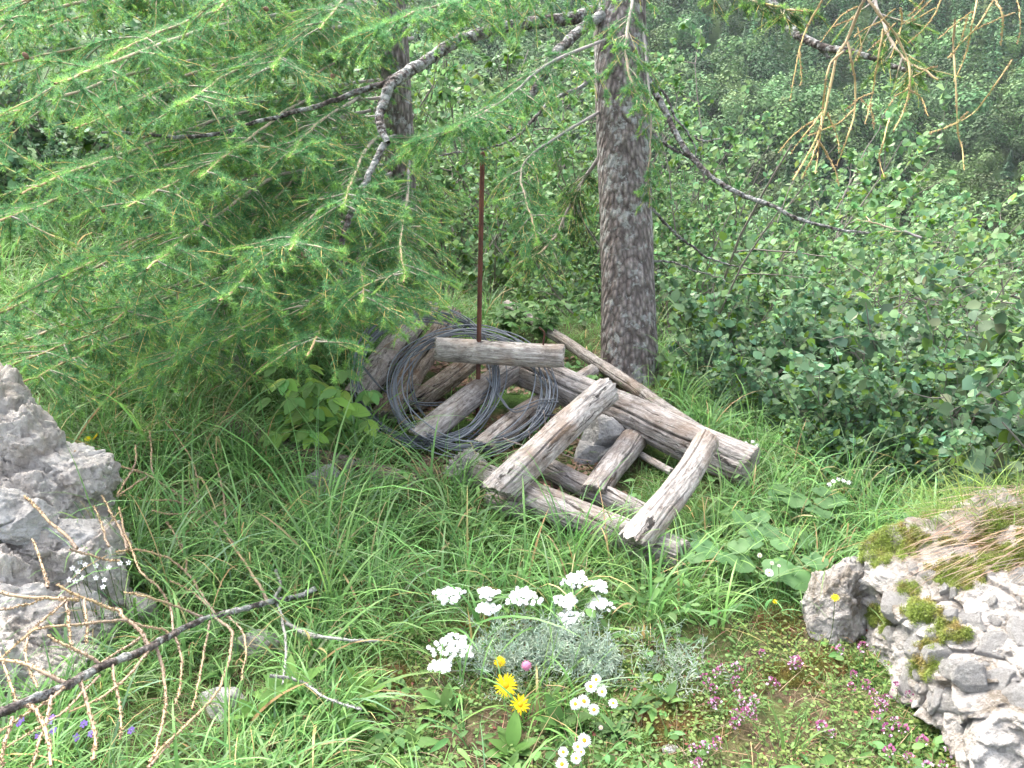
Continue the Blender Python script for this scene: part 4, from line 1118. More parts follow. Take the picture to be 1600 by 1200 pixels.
# ---------------------------------------------------------------- fallen dead branch, lower left
def fallen():
    c4 = lambda pts: [(x / 3.2, 840 + y / 3.2) for x, y in pts]
    c3 = lambda pts: [(x / 4, 560 + y / 4) for x, y in pts]
    main = [(-200, 960), (0, 880), (100, 840), (330, 740), (520, 645), (740, 560), (870, 490), (1040, 410), (1200, 372), (1350, 335), (1480, 310), (1590, 270)]
    T = [([(1070, 380), (1000, 260), (930, 170), (850, 110), (700, 65), (580, 65)], 3), ([(1020, 405), (880, 345), (740, 295), (600, 270)], 3), ([(1050, 350), (960, 270), (850, 210)], 2.4), ([(930, 170), (925, 100), (880, 0)], 2.2),
         ([(1070, 395), (1140, 450), (1160, 530), (1130, 660), (1070, 790), (980, 890), (850, 1030), (760, 1140)], 3.4), ([(1130, 385), (1210, 470), (1235, 580), (1220, 700)], 2.4), ([(1050, 420), (1010, 640), (950, 860)], 2.4),
         ([(785, 545), (830, 660), (845, 800), (830, 900), (790, 1060), (760, 1152)], 3), ([(740, 550), (690, 460), (620, 400), (600, 360), (520, 340), (400, 300), (270, 240)], 4), ([(420, 300), (430, 420), (430, 530)], 2.6), ([(330, 320), (345, 430), (370, 530)], 2.6),
         ([(630, 415), (400, 435), (180, 460), (0, 620)], 3), ([(870, 490), (905, 600), (900, 720), (870, 830)], 2.4), ([(870, 480), (850, 340), (790, 250), (700, 180), (650, 60), (620, 0)], 2.4), ([(400, 720), (450, 870), (480, 1000), (470, 1110)], 3.4),
         ([(340, 735), (200, 660), (60, 610), (-60, 610)], 4), ([(120, 835), (160, 840), (220, 940), (250, 1152)], 4), ([(740, 570), (640, 680), (500, 790), (360, 870)], 2.4), ([(560, 625), (590, 800), (595, 980)], 2.6), ([(510, 640), (380, 550), (245, 485)], 3.2),
         ([(240, 250), (220, 150), (160, 0)], 2.8), ([(-60, 250), (120, 290), (330, 300), (400, 300)], 4), ([(150, 460), (130, 600), (200, 740)], 2.2), ([(700, 500), (560, 590), (440, 700), (420, 700)], 2), ([(500, 690), (300, 880), (0, 1060)], 2), ([(260, 790), (200, 1000), (160, 1152)], 2.8),
         ([(1340, 330), (1290, 230), (1200, 90), (1140, 0)], 4), ([(620, 400), (720, 430), (840, 450), (850, 480)], 2.6), ([(330, 310), (240, 400), (180, 455)], 2), ([(-40, 480), (40, 700), (70, 850)], 2.4), ([(0, 360), (100, 340), (230, 300)], 2), ([(60, 900), (20, 1050), (0, 1150)], 3),
         ([(340, 725), (260, 800), (100, 900), (-40, 990)], 2.2), ([(350, 60), (480, 100), (600, 120)], 2.6), ([(760, 1140), (900, 980), (1000, 880)], 2.2)]
    T3 = [([(480, 1190), (380, 1080), (250, 950), (190, 900), (130, 850)], 4), ([(1460, 1160), (1380, 1060), (1240, 940), (1120, 850), (940, 735), (830, 695), (640, 640), (480, 580)], 3.6), ([(955, 730), (940, 560), (925, 435)], 2.8), ([(920, 735), (820, 790), (715, 855)], 2.2), ([(830, 695), (840, 620), (840, 550)], 2.4), ([(830, 700), (780, 770), (730, 850)], 2.2),
          ([(1410, 1040), (1400, 860), (1340, 640), (1230, 385)], 3), ([(1235, 900), (1230, 760), (1170, 600), (1020, 400)], 2.8), ([(1240, 960), (1080, 970), (930, 950)], 2), ([(1200, 915), (1060, 890), (930, 885)], 2.2), ([(800, 1180), (740, 1040), (680, 930), (635, 840)], 3), ([(680, 1180), (640, 1040), (595, 920)], 2.8), ([(790, 1190), (770, 1040), (745, 920)], 2.4), ([(1150, 1190), (1090, 1100), (1025, 1025)], 2.8)]
    lich = [([(1380, 160), (1400, 240), (1375, 300), (1420, 400), (1470, 440), (1600, 490)], 2.8), ([(1410, 400), (1430, 560), (1415, 720)], 2.4), ([(1430, 430), (1540, 480), (1700, 495), (1900, 510)], 3), ([(1350, 690), (1500, 720), (1600, 790), (1800, 860)], 2.4)]
    D0 = 2.12
    org = GH(330, 960, 0.10)
    def df(a, b):
        # rises to the left over the rocks, height of the branch above the ground about a hand
        return GH(a, min(b, 1320), 0.075 + 0.04 * math.sin(a * 0.02) ** 2 + 0.24 * float(sg((215 - a) / 35)))
    root = thing('fallen_branch', 'dead grey larch branch with bare tan twigs fallen across the lower left', 'branch', org)
    rng = np.random.default_rng(9)
    def part(name, lines, conv, colf, seed, rmul=1.0):
        mb = MB()
        for pts, wpx in lines:
            pp = conv(pts); n = max(14, 11 * len(pp)); a0 = rng.uniform(0, 6)
            p = rs([df(a, b) - org for a, b in pp], n); p = p + np.cumsum(rng.normal(0, 0.0007, p.shape), 0)
            r = 0.5 * wpx / FPX * 2.4 * rmul
            n2_ = n; R = np.linspace(r * 1.15, r * 0.6, n) * (1 + 0.40 * np.abs(np.sin(np.arange(n) * 2.1 + a0)))
            v, q = tubes(p, R, 7)
            mb.add(v, q, None, np.clip(colf(wpx, np.repeat(np.linspace(0, 1, n), 7)) * (1 + 0.35 * fbm(v * 70, seed, 3))[:, None], 0, 1))
            k = int(n * 2.2); s_, d_, t_, i_ = sample(p[None], k, rng, 0, 1)
            e_ = nrm(np.cross(d_, rng.normal(size=(k, 3))))
            sv, sq = tubes(np.stack([s_, s_ + e_ * (r + 0.0026)], 1), np.full((k, 2), 0.0015), 4)
            mb.add(sv, sq, None, colf(wpx, np.full(len(sv), 0.4)))
        return mb.build(name, M_TWIG, root)
    mb = MB(); p = rs([df(a, b) - org for a, b in c4(main)], 90); p = p + np.cumsum(rng.normal(0, 0.0007, p.shape), 0)
    R = np.linspace(0.0088, 0.0062, 90) * (1 + 0.22 * np.abs(np.sin(np.arange(90) * 1.7)))
    v, q = tubes(p, R, 12); v = v + nrm(v - np.repeat(p, 12, 0)) * (0.0040 * fbm(v * 60, 5, 3))[:, None]
    mb.add(v, q, None, np.array((0.20, 0.165, 0.15)) ); mb.build('stem', M_LIMB, root)
    f = lambda w_, t: mixc(np.array((0.24, 0.19, 0.17)), np.array((0.46, 0.33, 0.18)), np.clip(t * 0.9 + 0.2, 0, 1))
    part('bare_twigs', T, c4, f, 4, .92); part('bare_twigs', T3, c3, f, 5, .92)
    o = part('lichened_twigs', lich, c4, lambda w_, t: mixc((0.24, 0.225, 0.21), (0.34, 0.34, 0.31), t), 6, 1.3)
    o['label'] = 'grey twigs bristling with pale lichen'
fallen()

def litter():
    rng = np.random.default_rng(71); n = 2600
    px, py = rng.uniform(585, 1010, 60), rng.uniform(560, 790, 60); ok = (py < 740 + (px - 585) * .12)
    C_ = np.array([GH(a, b) for a, b in zip(px[ok], py[ok])]); O = C_[rng.integers(len(C_), size=n)] + rng.normal(0, .06, (n, 3)); O[:, 2] = H(O[:, 0], O[:, 1]) + rng.uniform(.002, .016, n)
    mb = MB(); V = [(-.25, 0, 0), (.25, .05, .03), (.2, 1, 0), (-.2, .9, .06)]
    inst(mb, V, [(0, 1, 2, 3)], None, O, np.stack([rng.normal(size=n), rng.normal(size=n), rng.normal(0, .2, n)], 1), np.stack([rng.normal(0, .4, n), rng.normal(-.2, .4, n), np.ones(n)], 1), rng.uniform(.012, .045, n), cvar((0.20, 0.13, 0.09), n, rng, .35, .08))
    tag(mb.build('bark_litter', M_TWIG, smooth=False), 'brown bark chips and rotten wood crumbs lying between the logs', None, None, 'stuff')
litter()
# ---------------------------------------------------------------- rocks
ROCKS = []
def rock(name, label, loc, dims, seed, mat, sub=6, cat='rock', rot=(0, 0, 0), planes=14, rough=.12, freq=3.0, crack=0.0, group=None, parent=None, col=None):
    V, F = stone(seed, dims, sub, planes, rough, freq, crack)
    mb = MB(); mb.add(V, None, F, col if col is not None else (0.5, 0.5, 0.5))
    o = mb.build(name, mat, parent)
    o.location = loc; o.rotation_euler = rot
    if parent is None:
        tag(o, label, cat, group); ROCKS.append((np.asarray(loc), max(dims[0], dims[1])))
    return o

def outcrop(name, label, blocks, seed, mat, cat='rock', rough=.24, crack=.10):
    """one craggy mass made of broken blocks grown into each other"""
    rng = np.random.default_rng(seed); mb = MB(); cs = []
    for k, (px, py, d, rx, ry, rz) in enumerate(blocks):
        c = W(px, py, d); V, F = stone(seed + k, (rx, ry, rz), 5, int(rng.integers(7, 11)), rough, 3.2, crack)
        a, b_ = rng.uniform(0, 6.28), rng.normal(0, .3); R = np.array(Matrix.Rotation(a, 3, 'Z') @ Matrix.Rotation(b_, 3, 'X'))
        V = V @ R.T + c; V = V + 0.022 * np.stack([fbm(V * 16 + q * 7, seed + q, 5, .65) for q in range(3)], 1)
        mb.add(V, None, F); cs.append(c); ROCKS.append((c, max(rx, ry) * .9))
    o = mb.build(name, mat, origin=np.mean(cs, 0)); return tag(o, label, cat)
outcrop('boulder', 'craggy pale pinkish limestone mass along the left edge behind the bare twigs',
        [(-10, 700, 2.85, .15, .14, .19), (55, 720, 2.80, .12, .12, .15), (105, 755, 2.75, .105, .10, .13), (-40, 800, 2.7, .17, .15, .2), (50, 800, 2.72, .14, .12, .13), (115, 800, 2.72, .08, .09, .10),
         (10, 850, 2.52, .10, .09, .075), (80, 850, 2.52, .095, .08, .07), (130, 880, 2.5, .10, .09, .10), (-40, 900, 2.45, .13, .12, .13), (60, 915, 2.48, .13, .10, .11), (165, 925, 2.5, .065, .07, .09),
         (20, 985, 2.34, .12, .10, .12), (110, 980, 2.40, .11, .10, .10), (150, 990, 2.42, .07, .07, .09), (-30, 1060, 2.2, .12, .10, .10), (50, 1060, 2.24, .09, .08, .085), (95, 1040, 2.28, .07, .06, .06), (-20, 950, 2.4, .12, .1, .15), (10, 1130, 2.12, .10, .09, .06), (-40, 1170, 2.05, .10, .09, .07)], 300, M_ROCK)
rock('stone', 'white flaky stone lodged in the gap between the upper and lower left boulders', GH(105, 838, 0.20), (0.085, 0.07, 0.045), 11, M_WHITE, 5, rot=(0, .2, .5), rough=.15)
rock('stone', 'small white stone on top of the pale left block', GH(50, 815, 0.26), (0.075, 0.06, 0.06), 13, M_WHITE, 5, rot=(0, .2, .1), rough=.15)
rock('stone', 'white stone at the left edge above the fallen twigs', GH(-5, 800, 0.30), (0.07, 0.06, 0.07), 14, M_WHITE, 5, rough=.15)
rock('stone', 'small dark stone in the grass right of the pale left block', GH(215, 960, 0.0), (0.07, 0.05, 0.06), 15, M_ROCK, 5)
rock('stone', 'bluish white stone half hidden in the grass below the buried brown log', GH(510, 748, 0.03), (0.055, 0.05, 0.05), 21, M_WHITE, 5, rough=.25, freq=5)
rock('stone', 'small whitish stone beside the bluish white one in the grass', GH(548, 732, 0.03), (0.035, 0.03, 0.03), 22, M_GREY, 4, rough=.25, freq=5)
rock('stone', 'flat grey stone at the foot of the bluish white stone', GH(500, 775, 0.0), (0.06, 0.05, 0.035), 23, M_GREY, 4, rough=.25, freq=5)
rock('stone', 'lumpy lichen-covered grey stone at the left end of the lowest front log', GH(738, 742, 0.02), (0.085, 0.06, 0.068), 24, M_GREY, 6, rough=.34, freq=6)
rock('stone', 'grey lichened stone in the shade left of the leafy plant under the larch boughs', GH(366, 585, 0.02), (0.10, 0.08, 0.10), 25, M_GREY, 6, rough=.3, freq=4)
rock('stone', 'small grey-brown stone beside the mossy half-buried log end', GH(372, 600, 0.0), (0.06, 0.05, 0.05), 26, M_GREY, 5, rough=.3, freq=4)
rock('stone', 'angular white stone wedged between the cross logs', GH(938, 682, 0.07), (0.085, 0.06, 0.07), 27, M_WHITE, 5, rot=(.3, .2, .4), planes=8)
rock('stone', 'bluish grey stone under the central cross log', GH(920, 712, 0.02), (0.075, 0.05, 0.05), 28, M_WHITE, 5, rot=(.1, .6, .1), planes=8, rough=.08)
rock('stone', 'flat slab leaning on the white stone between the cross logs', GH(958, 706, 0.05), (0.06, 0.025, 0.022), 29, M_WHITE, 4, rot=(.1, -.5, .3), planes=8)
rock('stone', 'small stone peeping out between the wires and the central cross log', GH(872, 668, 0.03), (0.04, 0.03, 0.03), 30, M_GREY, 4)
rock('stone', 'rounded brown stone in the tall grass left of the fallen stem tip', GH(395, 1010, 0.0), (0.055, 0.045, 0.045), 31, M_GREY, 4)
rock('stone', 'flat stone in the tall grass below the fallen branch', GH(350, 1105, 0.0), (0.06, 0.04, 0.03), 32, M_WHITE, 4)
rock('stone', 'flat white pebble on bare soil at the bottom, left of the thyme', GH(1048, 1172, 0.0), (0.016, 0.012, 0.008), 33, M_WHITE, 3)

def big_right():
    c = GH(1560, 1085, 0.12) ; c = np.array([1.40, 1.90, H(1.40, 1.90)[0] + 0.13])
    o = rock('boulder', 'big mossy conglomerate boulder full of pebbles at the lower right edge', c, (0.46, 0.42, 0.27), 41, M_MATRIX, 7, planes=16, rough=.17, freq=4.2, crack=.07, rot=(0, 0, 0.25))
    bpy.context.view_layer.update()
    V = np.array([v.co[:] for v in o.data.vertices]); 
    Nn = np.array([v.normal[:] for v in o.data.vertices])
    Mw = np.array(o.matrix_world)
    Vw = V @ Mw[:3, :3].T + Mw[:3, 3]; Nw = Nn @ Mw[:3, :3].T
    rng = np.random.default_rng(6)
    # pebbles set into the rock, parts of it
    peb = []
    for k in range(8):
        V_, F_ = stone(60 + k, (1, 0.8, 0.6), 4, 12, .10, 2.5); mb = MB(); mb.add(V_, None, F_); peb.append(mb.mesh('pebble', M_WHITE))
    facing = (Nw @ nrm(CAM - c)) > 0.05
    px, py, _ = proj(Vw)
    idx = np.where(facing & (px < 1720) & (py < 1260))[0]
    ch = []
    def place(i, s, sink=.38):
        s = s * .82 if s > .04 else s
        p = Vw[i]
        if any(np.linalg.norm(p - q) < 0.62 * (s + r_) for q, r_ in ch): return False
        m = link('pebble', peb[rng.integers(8)], o)
        n = Vector(Nw[i]); q = n.to_track_quat('Z', 'Y')
        rot = Matrix.Rotation(rng.uniform(0, 6.28), 4, 'Z')
        mw = Matrix.Translation(Vector(p + Nw[i] * s * (-sink))) @ q.to_matrix().to_4x4() @ rot @ Matrix.Scale(s, 4)
        m.matrix_basis = o.matrix_world.inverted() @ mw
        ch.append((p, s)); return True
    def near(px0, py0):
        return idx[np.argmin((px[idx] - px0) ** 2 + (py[idx] - py0) ** 2)]
    # larger stones seen in the photograph (photo pixels of the centre, radius in m)
    for a, b, s in [(1525, 1128, .088), (1530, 1072, .052), (1400, 938, .058), (1595, 905, .05), (1420, 1050, .055), (1390, 1000, .045), (1475, 1020, .045), (1500, 1040, .05), (1250, 930, .05), (1275, 920, .045), (1275, 955, .035), (1435, 1018, .03),
                    (1330, 890, .05), (1340, 930, .05), (1520, 965, .035), (1550, 1010, .05), (1595, 980, .05), (1580, 1090, .04), (1455, 1085, .04), (1565, 1060, .035), (1300, 865, .03), (1450, 900, .04), (1410, 970, .035), (1330, 985, .02), (1480, 1100, .035)]:
        place(near(a, b), s)
    cnt = 0
    for _ in range(3000):
        i = idx[rng.integers(len(idx))]
        if px[i] < 1400 and rng.uniform() < .7 or py[i] < 880: continue
        if place(i, rng.uniform(.006, .019), .15): cnt += 1
        if cnt > 70: break
    # moss cushions, parts of the rock
    mb = MB(); cen = [(1440, 955, 26), (1480, 985, 24), (1500, 895, 34), (1470, 895, 22), (1400, 845, 40), (1350, 845, 30), (1445, 1040, 26), (1370, 870, 20), (1420, 920, 16), (1560, 870, 30), (1595, 868, 24), (1450, 1010, 16), (1500, 990, 16), (1320, 850, 18), (1370, 960, 20), (1385, 985, 12), (1340, 960, 12)]
    Os, Ns = [], []
    for i in idx:
        for a, b, s in cen:
            q = ((px[i] - a) ** 2 + ((py[i] - b) * 1.5) ** 2) / s ** 2
            if q < 1 + 0.5 * math.sin(px[i] * .3): Os.append(Vw[i]); Ns.append(Nw[i]); break
    top = np.where(facing & (py < 850) & (px < 1600) & (fbm(Vw * 9, 77, 3) > .03))[0]
    Os = np.vstack([np.array(Os), Vw[top]]); Ns = np.vstack([np.array(Ns), Nw[top]])
    o3 = np.array(o.location)
    k = 26
    O = np.repeat(Os, k, 0) + rng.normal(0, .005, (len(Os) * k, 3)); N_ = np.repeat(Ns, k, 0)
    D = nrm(N_ + rng.normal(0, .5, O.shape))
    inv = np.linalg.inv(Mw)
    loc_ = lambda P: P @ inv[:3, :3].T + inv[:3, 3]
    Ol = loc_(O); Dl = D @ inv[:3, :3].T
    pat = fbm(O * 25, 3, 2)
    c_ = mixc((0.22, 0.29, 0.06), (0.30, 0.23, 0.08), sg(pat * 7 - 2.0)) * np.exp(rng.normal(0, .25, (len(O), 1)))
    blades(mb, Ol - Dl * .002, Dl, rng.uniform(.004, .009, len(O)), np.full(len(O), .0016), rng.uniform(.2, 1, len(O)), c_, 2, rng)
    mb.build('moss', M_GRASS, o, smooth=False)
    return o, Vw, Nw, px, py, facing
rock('boulder', 'knobbly pale rock lump at the left foot of the pebbly boulder', GH(1300, 950, 0.04), (0.10, 0.09, 0.115), 44, M_MATRIX, 6, planes=9, rough=.18, freq=3.4, crack=.06, rot=(0, 0, 0.4))
RB = big_right()

def straw():
    """dry grass mat lying combed over the top of the boulder, with green grass growing behind"""
    rng = np.random.default_rng(10)
    o, Vw, Nw, px, py, fc = RB
    topi = np.where((Nw[:, 2] > 0.35) & (px > 1450) & (px < 1760) & (py < 885) & (py > 740))[0]
    k = 1900
    P = Vw[topi[rng.integers(len(topi), size=k)]] + np.array([0, 0, .004])
    O = P + rng.normal(0, .01, P.shape) + np.array([0.10, 0.0, 0.004])
    D = np.stack([-np.ones(k) + rng.normal(0, .15, k), rng.normal(-0.25, .22, k), rng.normal(.06, .07, k)], 1)
    mb = MB(); c = cvar((0.42, 0.31, 0.24), k, rng, .25, .08)
    o3 = np.array([1.4, 1.9, .35])
    blades(mb, O - o3, D, rng.uniform(.10, .26, k), rng.uniform(.0016, .003, k), rng.uniform(.35, .8, k), c, 6, rng)
    b = mb.build('dry_grass_tuft', M_GRASS, smooth=False); b.location = o3
    tag(b, 'mat of dry brown grass combed over the top of the right-hand boulder', 'dry grass')
    mb = MB(); k = 700
    topi = np.where((Nw[:, 2] > 0.2) & (px > 1440) & (px < 1800) & (py < 830))[0]
    P = Vw[topi[rng.integers(len(topi), size=k)]]
    D = np.stack([rng.normal(-.35, .35, k), rng.normal(0, .3, k), np.full(k, .8)], 1)
    blades(mb, P - o3, D, rng.uniform(.05, .20, k), rng.uniform(.0015, .003, k), rng.uniform(.3, 1.1, k), cvar((0.20, 0.32, 0.08), k, rng, .2, .1), 5, rng, (0.32, 0.34, 0.10))
    b = mb.build('grass_tuft', M_GRASS, smooth=False); b.location = o3
    tag(b, 'tuft of fresh grass growing on top of the right-hand boulder', 'grass tuft')
straw()
# ---------------------------------------------------------------- leafy plants and flowers
def stem_tube(mb, p0, p1, r, c, sag=0.0, n=8, rng=None):
    m = (p0 + p1) / 2 + np.array([0, 0, sag])
    if rng is not None: m = m + rng.normal(0, .008, 3)
    P = rs([p0, m, p1], n); v, q = tubes(P, np.linspace(r, r * .7, n), 5); mb.add(v, q, None, c)
    return P

def rich_leaf(nv=7, wmax=.3, serr=0.0, fold=.12, curl=.25):
    """finer leaf with a midrib fold and a curl"""
    y = np.linspace(0, 1, nv + 2); V = [(0, 0, 0)]; Q, T = [], []
    for i in range(1, nv + 1):
        t = y[i]; w_ = wmax * math.sin(math.pi * t ** 0.8) ** 0.8 * (1 + (serr if i % 2 else -serr))
        z = -curl * t * t
        V += [(-w_, t, z + fold * w_), (0, t, z), (w_, t, z + fold * w_)]
    V.append((0, 1, -curl)); n = len(V) - 1
    T += [(0, 2, 1), (0, 3, 2)]
    for i in range(nv - 1):
        a = 1 + 3 * i; Q += [(a, a + 1, a + 4, a + 3), (a + 1, a + 2, a + 5, a + 4)]
    a = 1 + 3 * (nv - 1); T += [(a, a + 1, n), (a + 1, a + 2, n)]
    return V, Q, T
OVATE = rich_leaf(9, .27, .05); LANCE = rich_leaf(6, .13, 0, .3, .35); BROAD = rich_leaf(7, .22, .0, .2, .3)

def leafy_plant():
    """raspberry-like plant with leaflets in threes and fives"""
    rng = np.random.default_rng(3); base = GH(490, 690); t = thing('leafy_plant', 'raspberry-like plant with toothed green leaflets left of the log pile', 'plant', base)
    st, lf = MB(), MB()
    for k in range(34):
        tx, ty = rng.uniform(398, 575), rng.uniform(572, 690)
        tip = W(tx, ty, proj(base)[2] - rng.uniform(-.1, .3)) - base
        b0 = np.array([rng.normal(0, .05), rng.normal(0, .04), 0]); P = stem_tube(st, b0, tip, .0025, (0.10, 0.15, 0.05), .03, 10, rng)
        for s, u in ((9, 1.0), (6, .8), (4, .6)):
            p = P[s]; d = nrm(P[9] - P[8]); out = nrm(np.array([rng.normal(), rng.normal() - .5, 0.1]))
            pt = p + out * rng.uniform(.02, .05); stem_tube(st, p, pt, .0012, (0.10, 0.15, 0.05))
            nl = 5 if rng.uniform() < .5 else 3
            for j in range(nl):
                a = (j - (nl - 1) / 2) * (1.0 if nl == 3 else .75)
                ax = nrm(out * math.cos(a) + np.cross(out, [0, 0, 1.0]) * math.sin(a) + [0, 0, -.25])
                c = cvar((0.17, 0.32, 0.09) if rng.uniform() < .7 else (0.25, 0.42, 0.08), 1, rng, .12)
                inst(lf, *OVATE, pt[None], ax[None], nrm(np.array([[rng.normal(0, .25), -.25 + rng.normal(0, .25), 1.0]])), rng.uniform(.066, .095) * (1.1 if j == nl // 2 else .9), c)
    st.build('stem', M_LEAF, t); lf.build('foliage', M_LEAF, t)
leafy_plant()

def simple_leafies():
    rng = np.random.default_rng(23)
    L_ = [(795, 500, 18, .055, .20, 'leafy bramble shoots behind the short light log', (760, 830, 480, 520)), (905, 580, 8, .04, .12, 'small bramble shoot by the stub log behind the pile', 0), (850, 515, 18, .055, .24, 'leafy bramble shoots between the rod and the big trunk', 0), (560, 560, 12, .05, .22, 'leafy shoots in the shade left of the leaning logs', 0), (600, 760, 6, .04, .08, 'low leafy shoots under the wire coils by the buried brown log', 0), (1060, 640, 6, .035, .10, 'leafy shoots growing against the pole at the tree foot', 0),
          (230, 640, 5, .06, .14, 'single broad pale leaf plant in the grass above the left boulder', (150, 250, 620, 660))]
    for x, y, n, ls, hh, lb, bx in L_:
        base = GH(x, y + 25); t = thing('leafy_plant', lb, 'plant', base); st, lf = MB(), MB()
        for k in range(n):
            tip = np.array([rng.normal(0, .09), rng.normal(0, .07), hh * rng.uniform(.5, 1.2)])
            P = stem_tube(st, np.zeros(3), tip, .0018, (0.10, 0.15, 0.05), .02, 8, rng)
            for s in (7, 5, 3):
                for j in (-1, 0, 1):
                    out = nrm(np.array([rng.normal(), rng.normal() - .4, 0.1]))
                    inst(lf, *OVATE, P[s][None], (out + [0, 0, -.1])[None], np.array([[rng.normal(0, .3), -.2, 1.0]]), ls * rng.uniform(.8, 1.2), cvar((0.10, 0.215, 0.06), 1, rng, .15))
        st.build('stem', M_LEAF, t); lf.build('foliage', M_LEAF, t)
simple_leafies()

def butterbur():
    """round leaves on the damp ground right of the pile"""
    rng = np.random.default_rng(14); V = [(0, 0, 0)]; T = []; n = 22
    for k in range(n):
        a = math.pi * 2 * (k + .5) / n; r = .5 * (1 - .45 * math.exp(-((a - math.pi * 1.5) / .28) ** 2)) * (1 + .05 * math.sin(5 * a))
        V.append((r * math.cos(a) * .5, .12 + r * math.sin(a) * .5, .03 + .02 * math.sin(3 * a)))
    for k in range(n):
        a = math.pi * 2 * (k + .5) / n; r = 1.0 * (1 - .55 * math.exp(-((a - math.pi * 1.5) / .22) ** 2)) * (1 + .05 * math.sin(7 * a))
        V.append((r * math.cos(a) * .5, .12 + r * math.sin(a) * .5, .01 + .05 * math.sin(3 * a + 1)))
    T = [(0, 1 + k, 1 + (k + 1) % n) for k in range(n)]; Q = [(1 + k, 1 + n + k, 1 + n + (k + 1) % n, 1 + (k + 1) % n) for k in range(n)]
    names = ['just right of the cut end of the front log', 'below the thickest log end, on the left', 'in front of the shrub at the right', 'nearest the pebbly boulder', 'at the far side of the grassy slope', 'at the edge of the dark shrubs', 'behind the round leaves nearest the front log']
    for k, (x, y, m) in enumerate([(1118, 885, 5), (1165, 845, 5), (1235, 850, 6), (1225, 900, 4), (1230, 800, 5), (1300, 800, 4), (1105, 850, 3)]):
        base = GH(x, y + 20); t = thing('round_leaved_plant', 'clump of round pale green leaves ' + names[k], 'plant', base); st, lf = MB(), MB()
        for j in range(m):
            p = np.array([rng.normal(0, .075), rng.normal(0, .06), rng.uniform(.05, .13)])
            stem_tube(st, np.array([p[0] * .3, p[1] * .3, 0]), p, .002, (0.12, 0.19, 0.07), 0, 6, rng)
            inst(lf, V, Q, T, p[None], nrm(np.array([[rng.normal(0, .8), -1 + rng.normal(0, .6), -.1]])), nrm(np.array([[rng.normal(0, .22), -.3 + rng.normal(0, .2), 1.0]])), rng.uniform(.06, .105), cvar((0.10, 0.20, 0.075), 1, rng, .12, .06))
        st.build('stem', M_LEAF, t); lf.build('foliage', M_LEAF, t)
butterbur()

def rosettes():
    rng = np.random.default_rng(15)
    spec = [(455, 1105, 16, .15, BROAD, (0.13, 0.25, 0.06), 'light green hairy broad-leaved rosette at the bottom left'), (400, 1130, 10, .13, BROAD, (0.12, 0.23, 0.055), 'light green broad-leaved rosette left of the hairy one'),
            (565, 1100, 12, .10, BROAD, (0.115, 0.22, 0.04), 'bright green rosette in the short turf at the bottom'), (875, 1140, 14, .11, BROAD, (0.085, 0.175, 0.045), 'dark green leafy rosette under the yellow flowers'),
            (800, 1180, 12, .10, BROAD, (0.10, 0.20, 0.045), 'spreading rosette at the bottom edge left of the daisies'), (965, 1150, 26, .085, LANCE, (0.075, 0.15, 0.05), 'dense tuft of narrow leaves beside the daisies'), (990, 1110, 20, .08, LANCE, (0.08, 0.16, 0.05), 'dense tuft of narrow leaves above the mossy patch'),
            (1040, 1095, 9, .075, BROAD, (0.11, 0.20, 0.06), 'small pale rosette on the mossy bare patch'), (690, 1110, 10, .085, BROAD, (0.10, 0.19, 0.05), 'low rosette left of the big yellow flower'), (350, 1060, 10, .12, BROAD, (0.10, 0.20, 0.06), 'leafy rosette under the fallen branch stem'), (300, 1010, 9, .12, OVATE, (0.075, 0.16, 0.05), 'dark broad leaves under the middle of the fallen branch'), (520, 1150, 10, .11, BROAD, (0.11, 0.21, 0.05), 'rosette at the bottom edge below the light green one'), (640, 1170, 9, .08, BROAD, (0.10, 0.20, 0.045), 'small rosette near bare soil at the bottom'),
            (330, 720, 10, .11, OVATE, (0.06, 0.13, 0.05), 'dark leafy plant in the grass below the mossy log end'), (400, 800, 10, .10, OVATE, (0.06, 0.14, 0.05), 'dark leafy plant in the tall grass at left centre'), (185, 800, 10, .12, LANCE, (0.09, 0.18, 0.09), 'grey-green plant with narrow leaves right of the tall left boulder'), (620, 800, 8, .07, OVATE, (0.11, 0.21, 0.05), 'small round-leaved plant in the grass left of the lowest log')]
    for x, y, n, L, tm, col, lb in spec:
        base = GH(x, y); t = thing('leaf_rosette', lb, 'plant', base); lf = MB(); a = rng.uniform(0, 6.28) + np.arange(n) * 2.4
        el = np.linspace(.15, 1.1, n); ax = np.stack([np.cos(a) * np.cos(el), np.sin(a) * np.cos(el), np.sin(el)], 1)
        nn = np.stack([-np.cos(a) * np.sin(el), -np.sin(a) * np.sin(el), np.cos(el)], 1) + rng.normal(0, .15, (n, 3))
        inst(lf, *tm, rng.normal(0, .006, (n, 3)), ax, nn, L * .8 * rng.uniform(.5, 1.2, n), cvar(col, n, rng, .16, .07)); lf.build('foliage', M_LEAF, t)
rosettes()

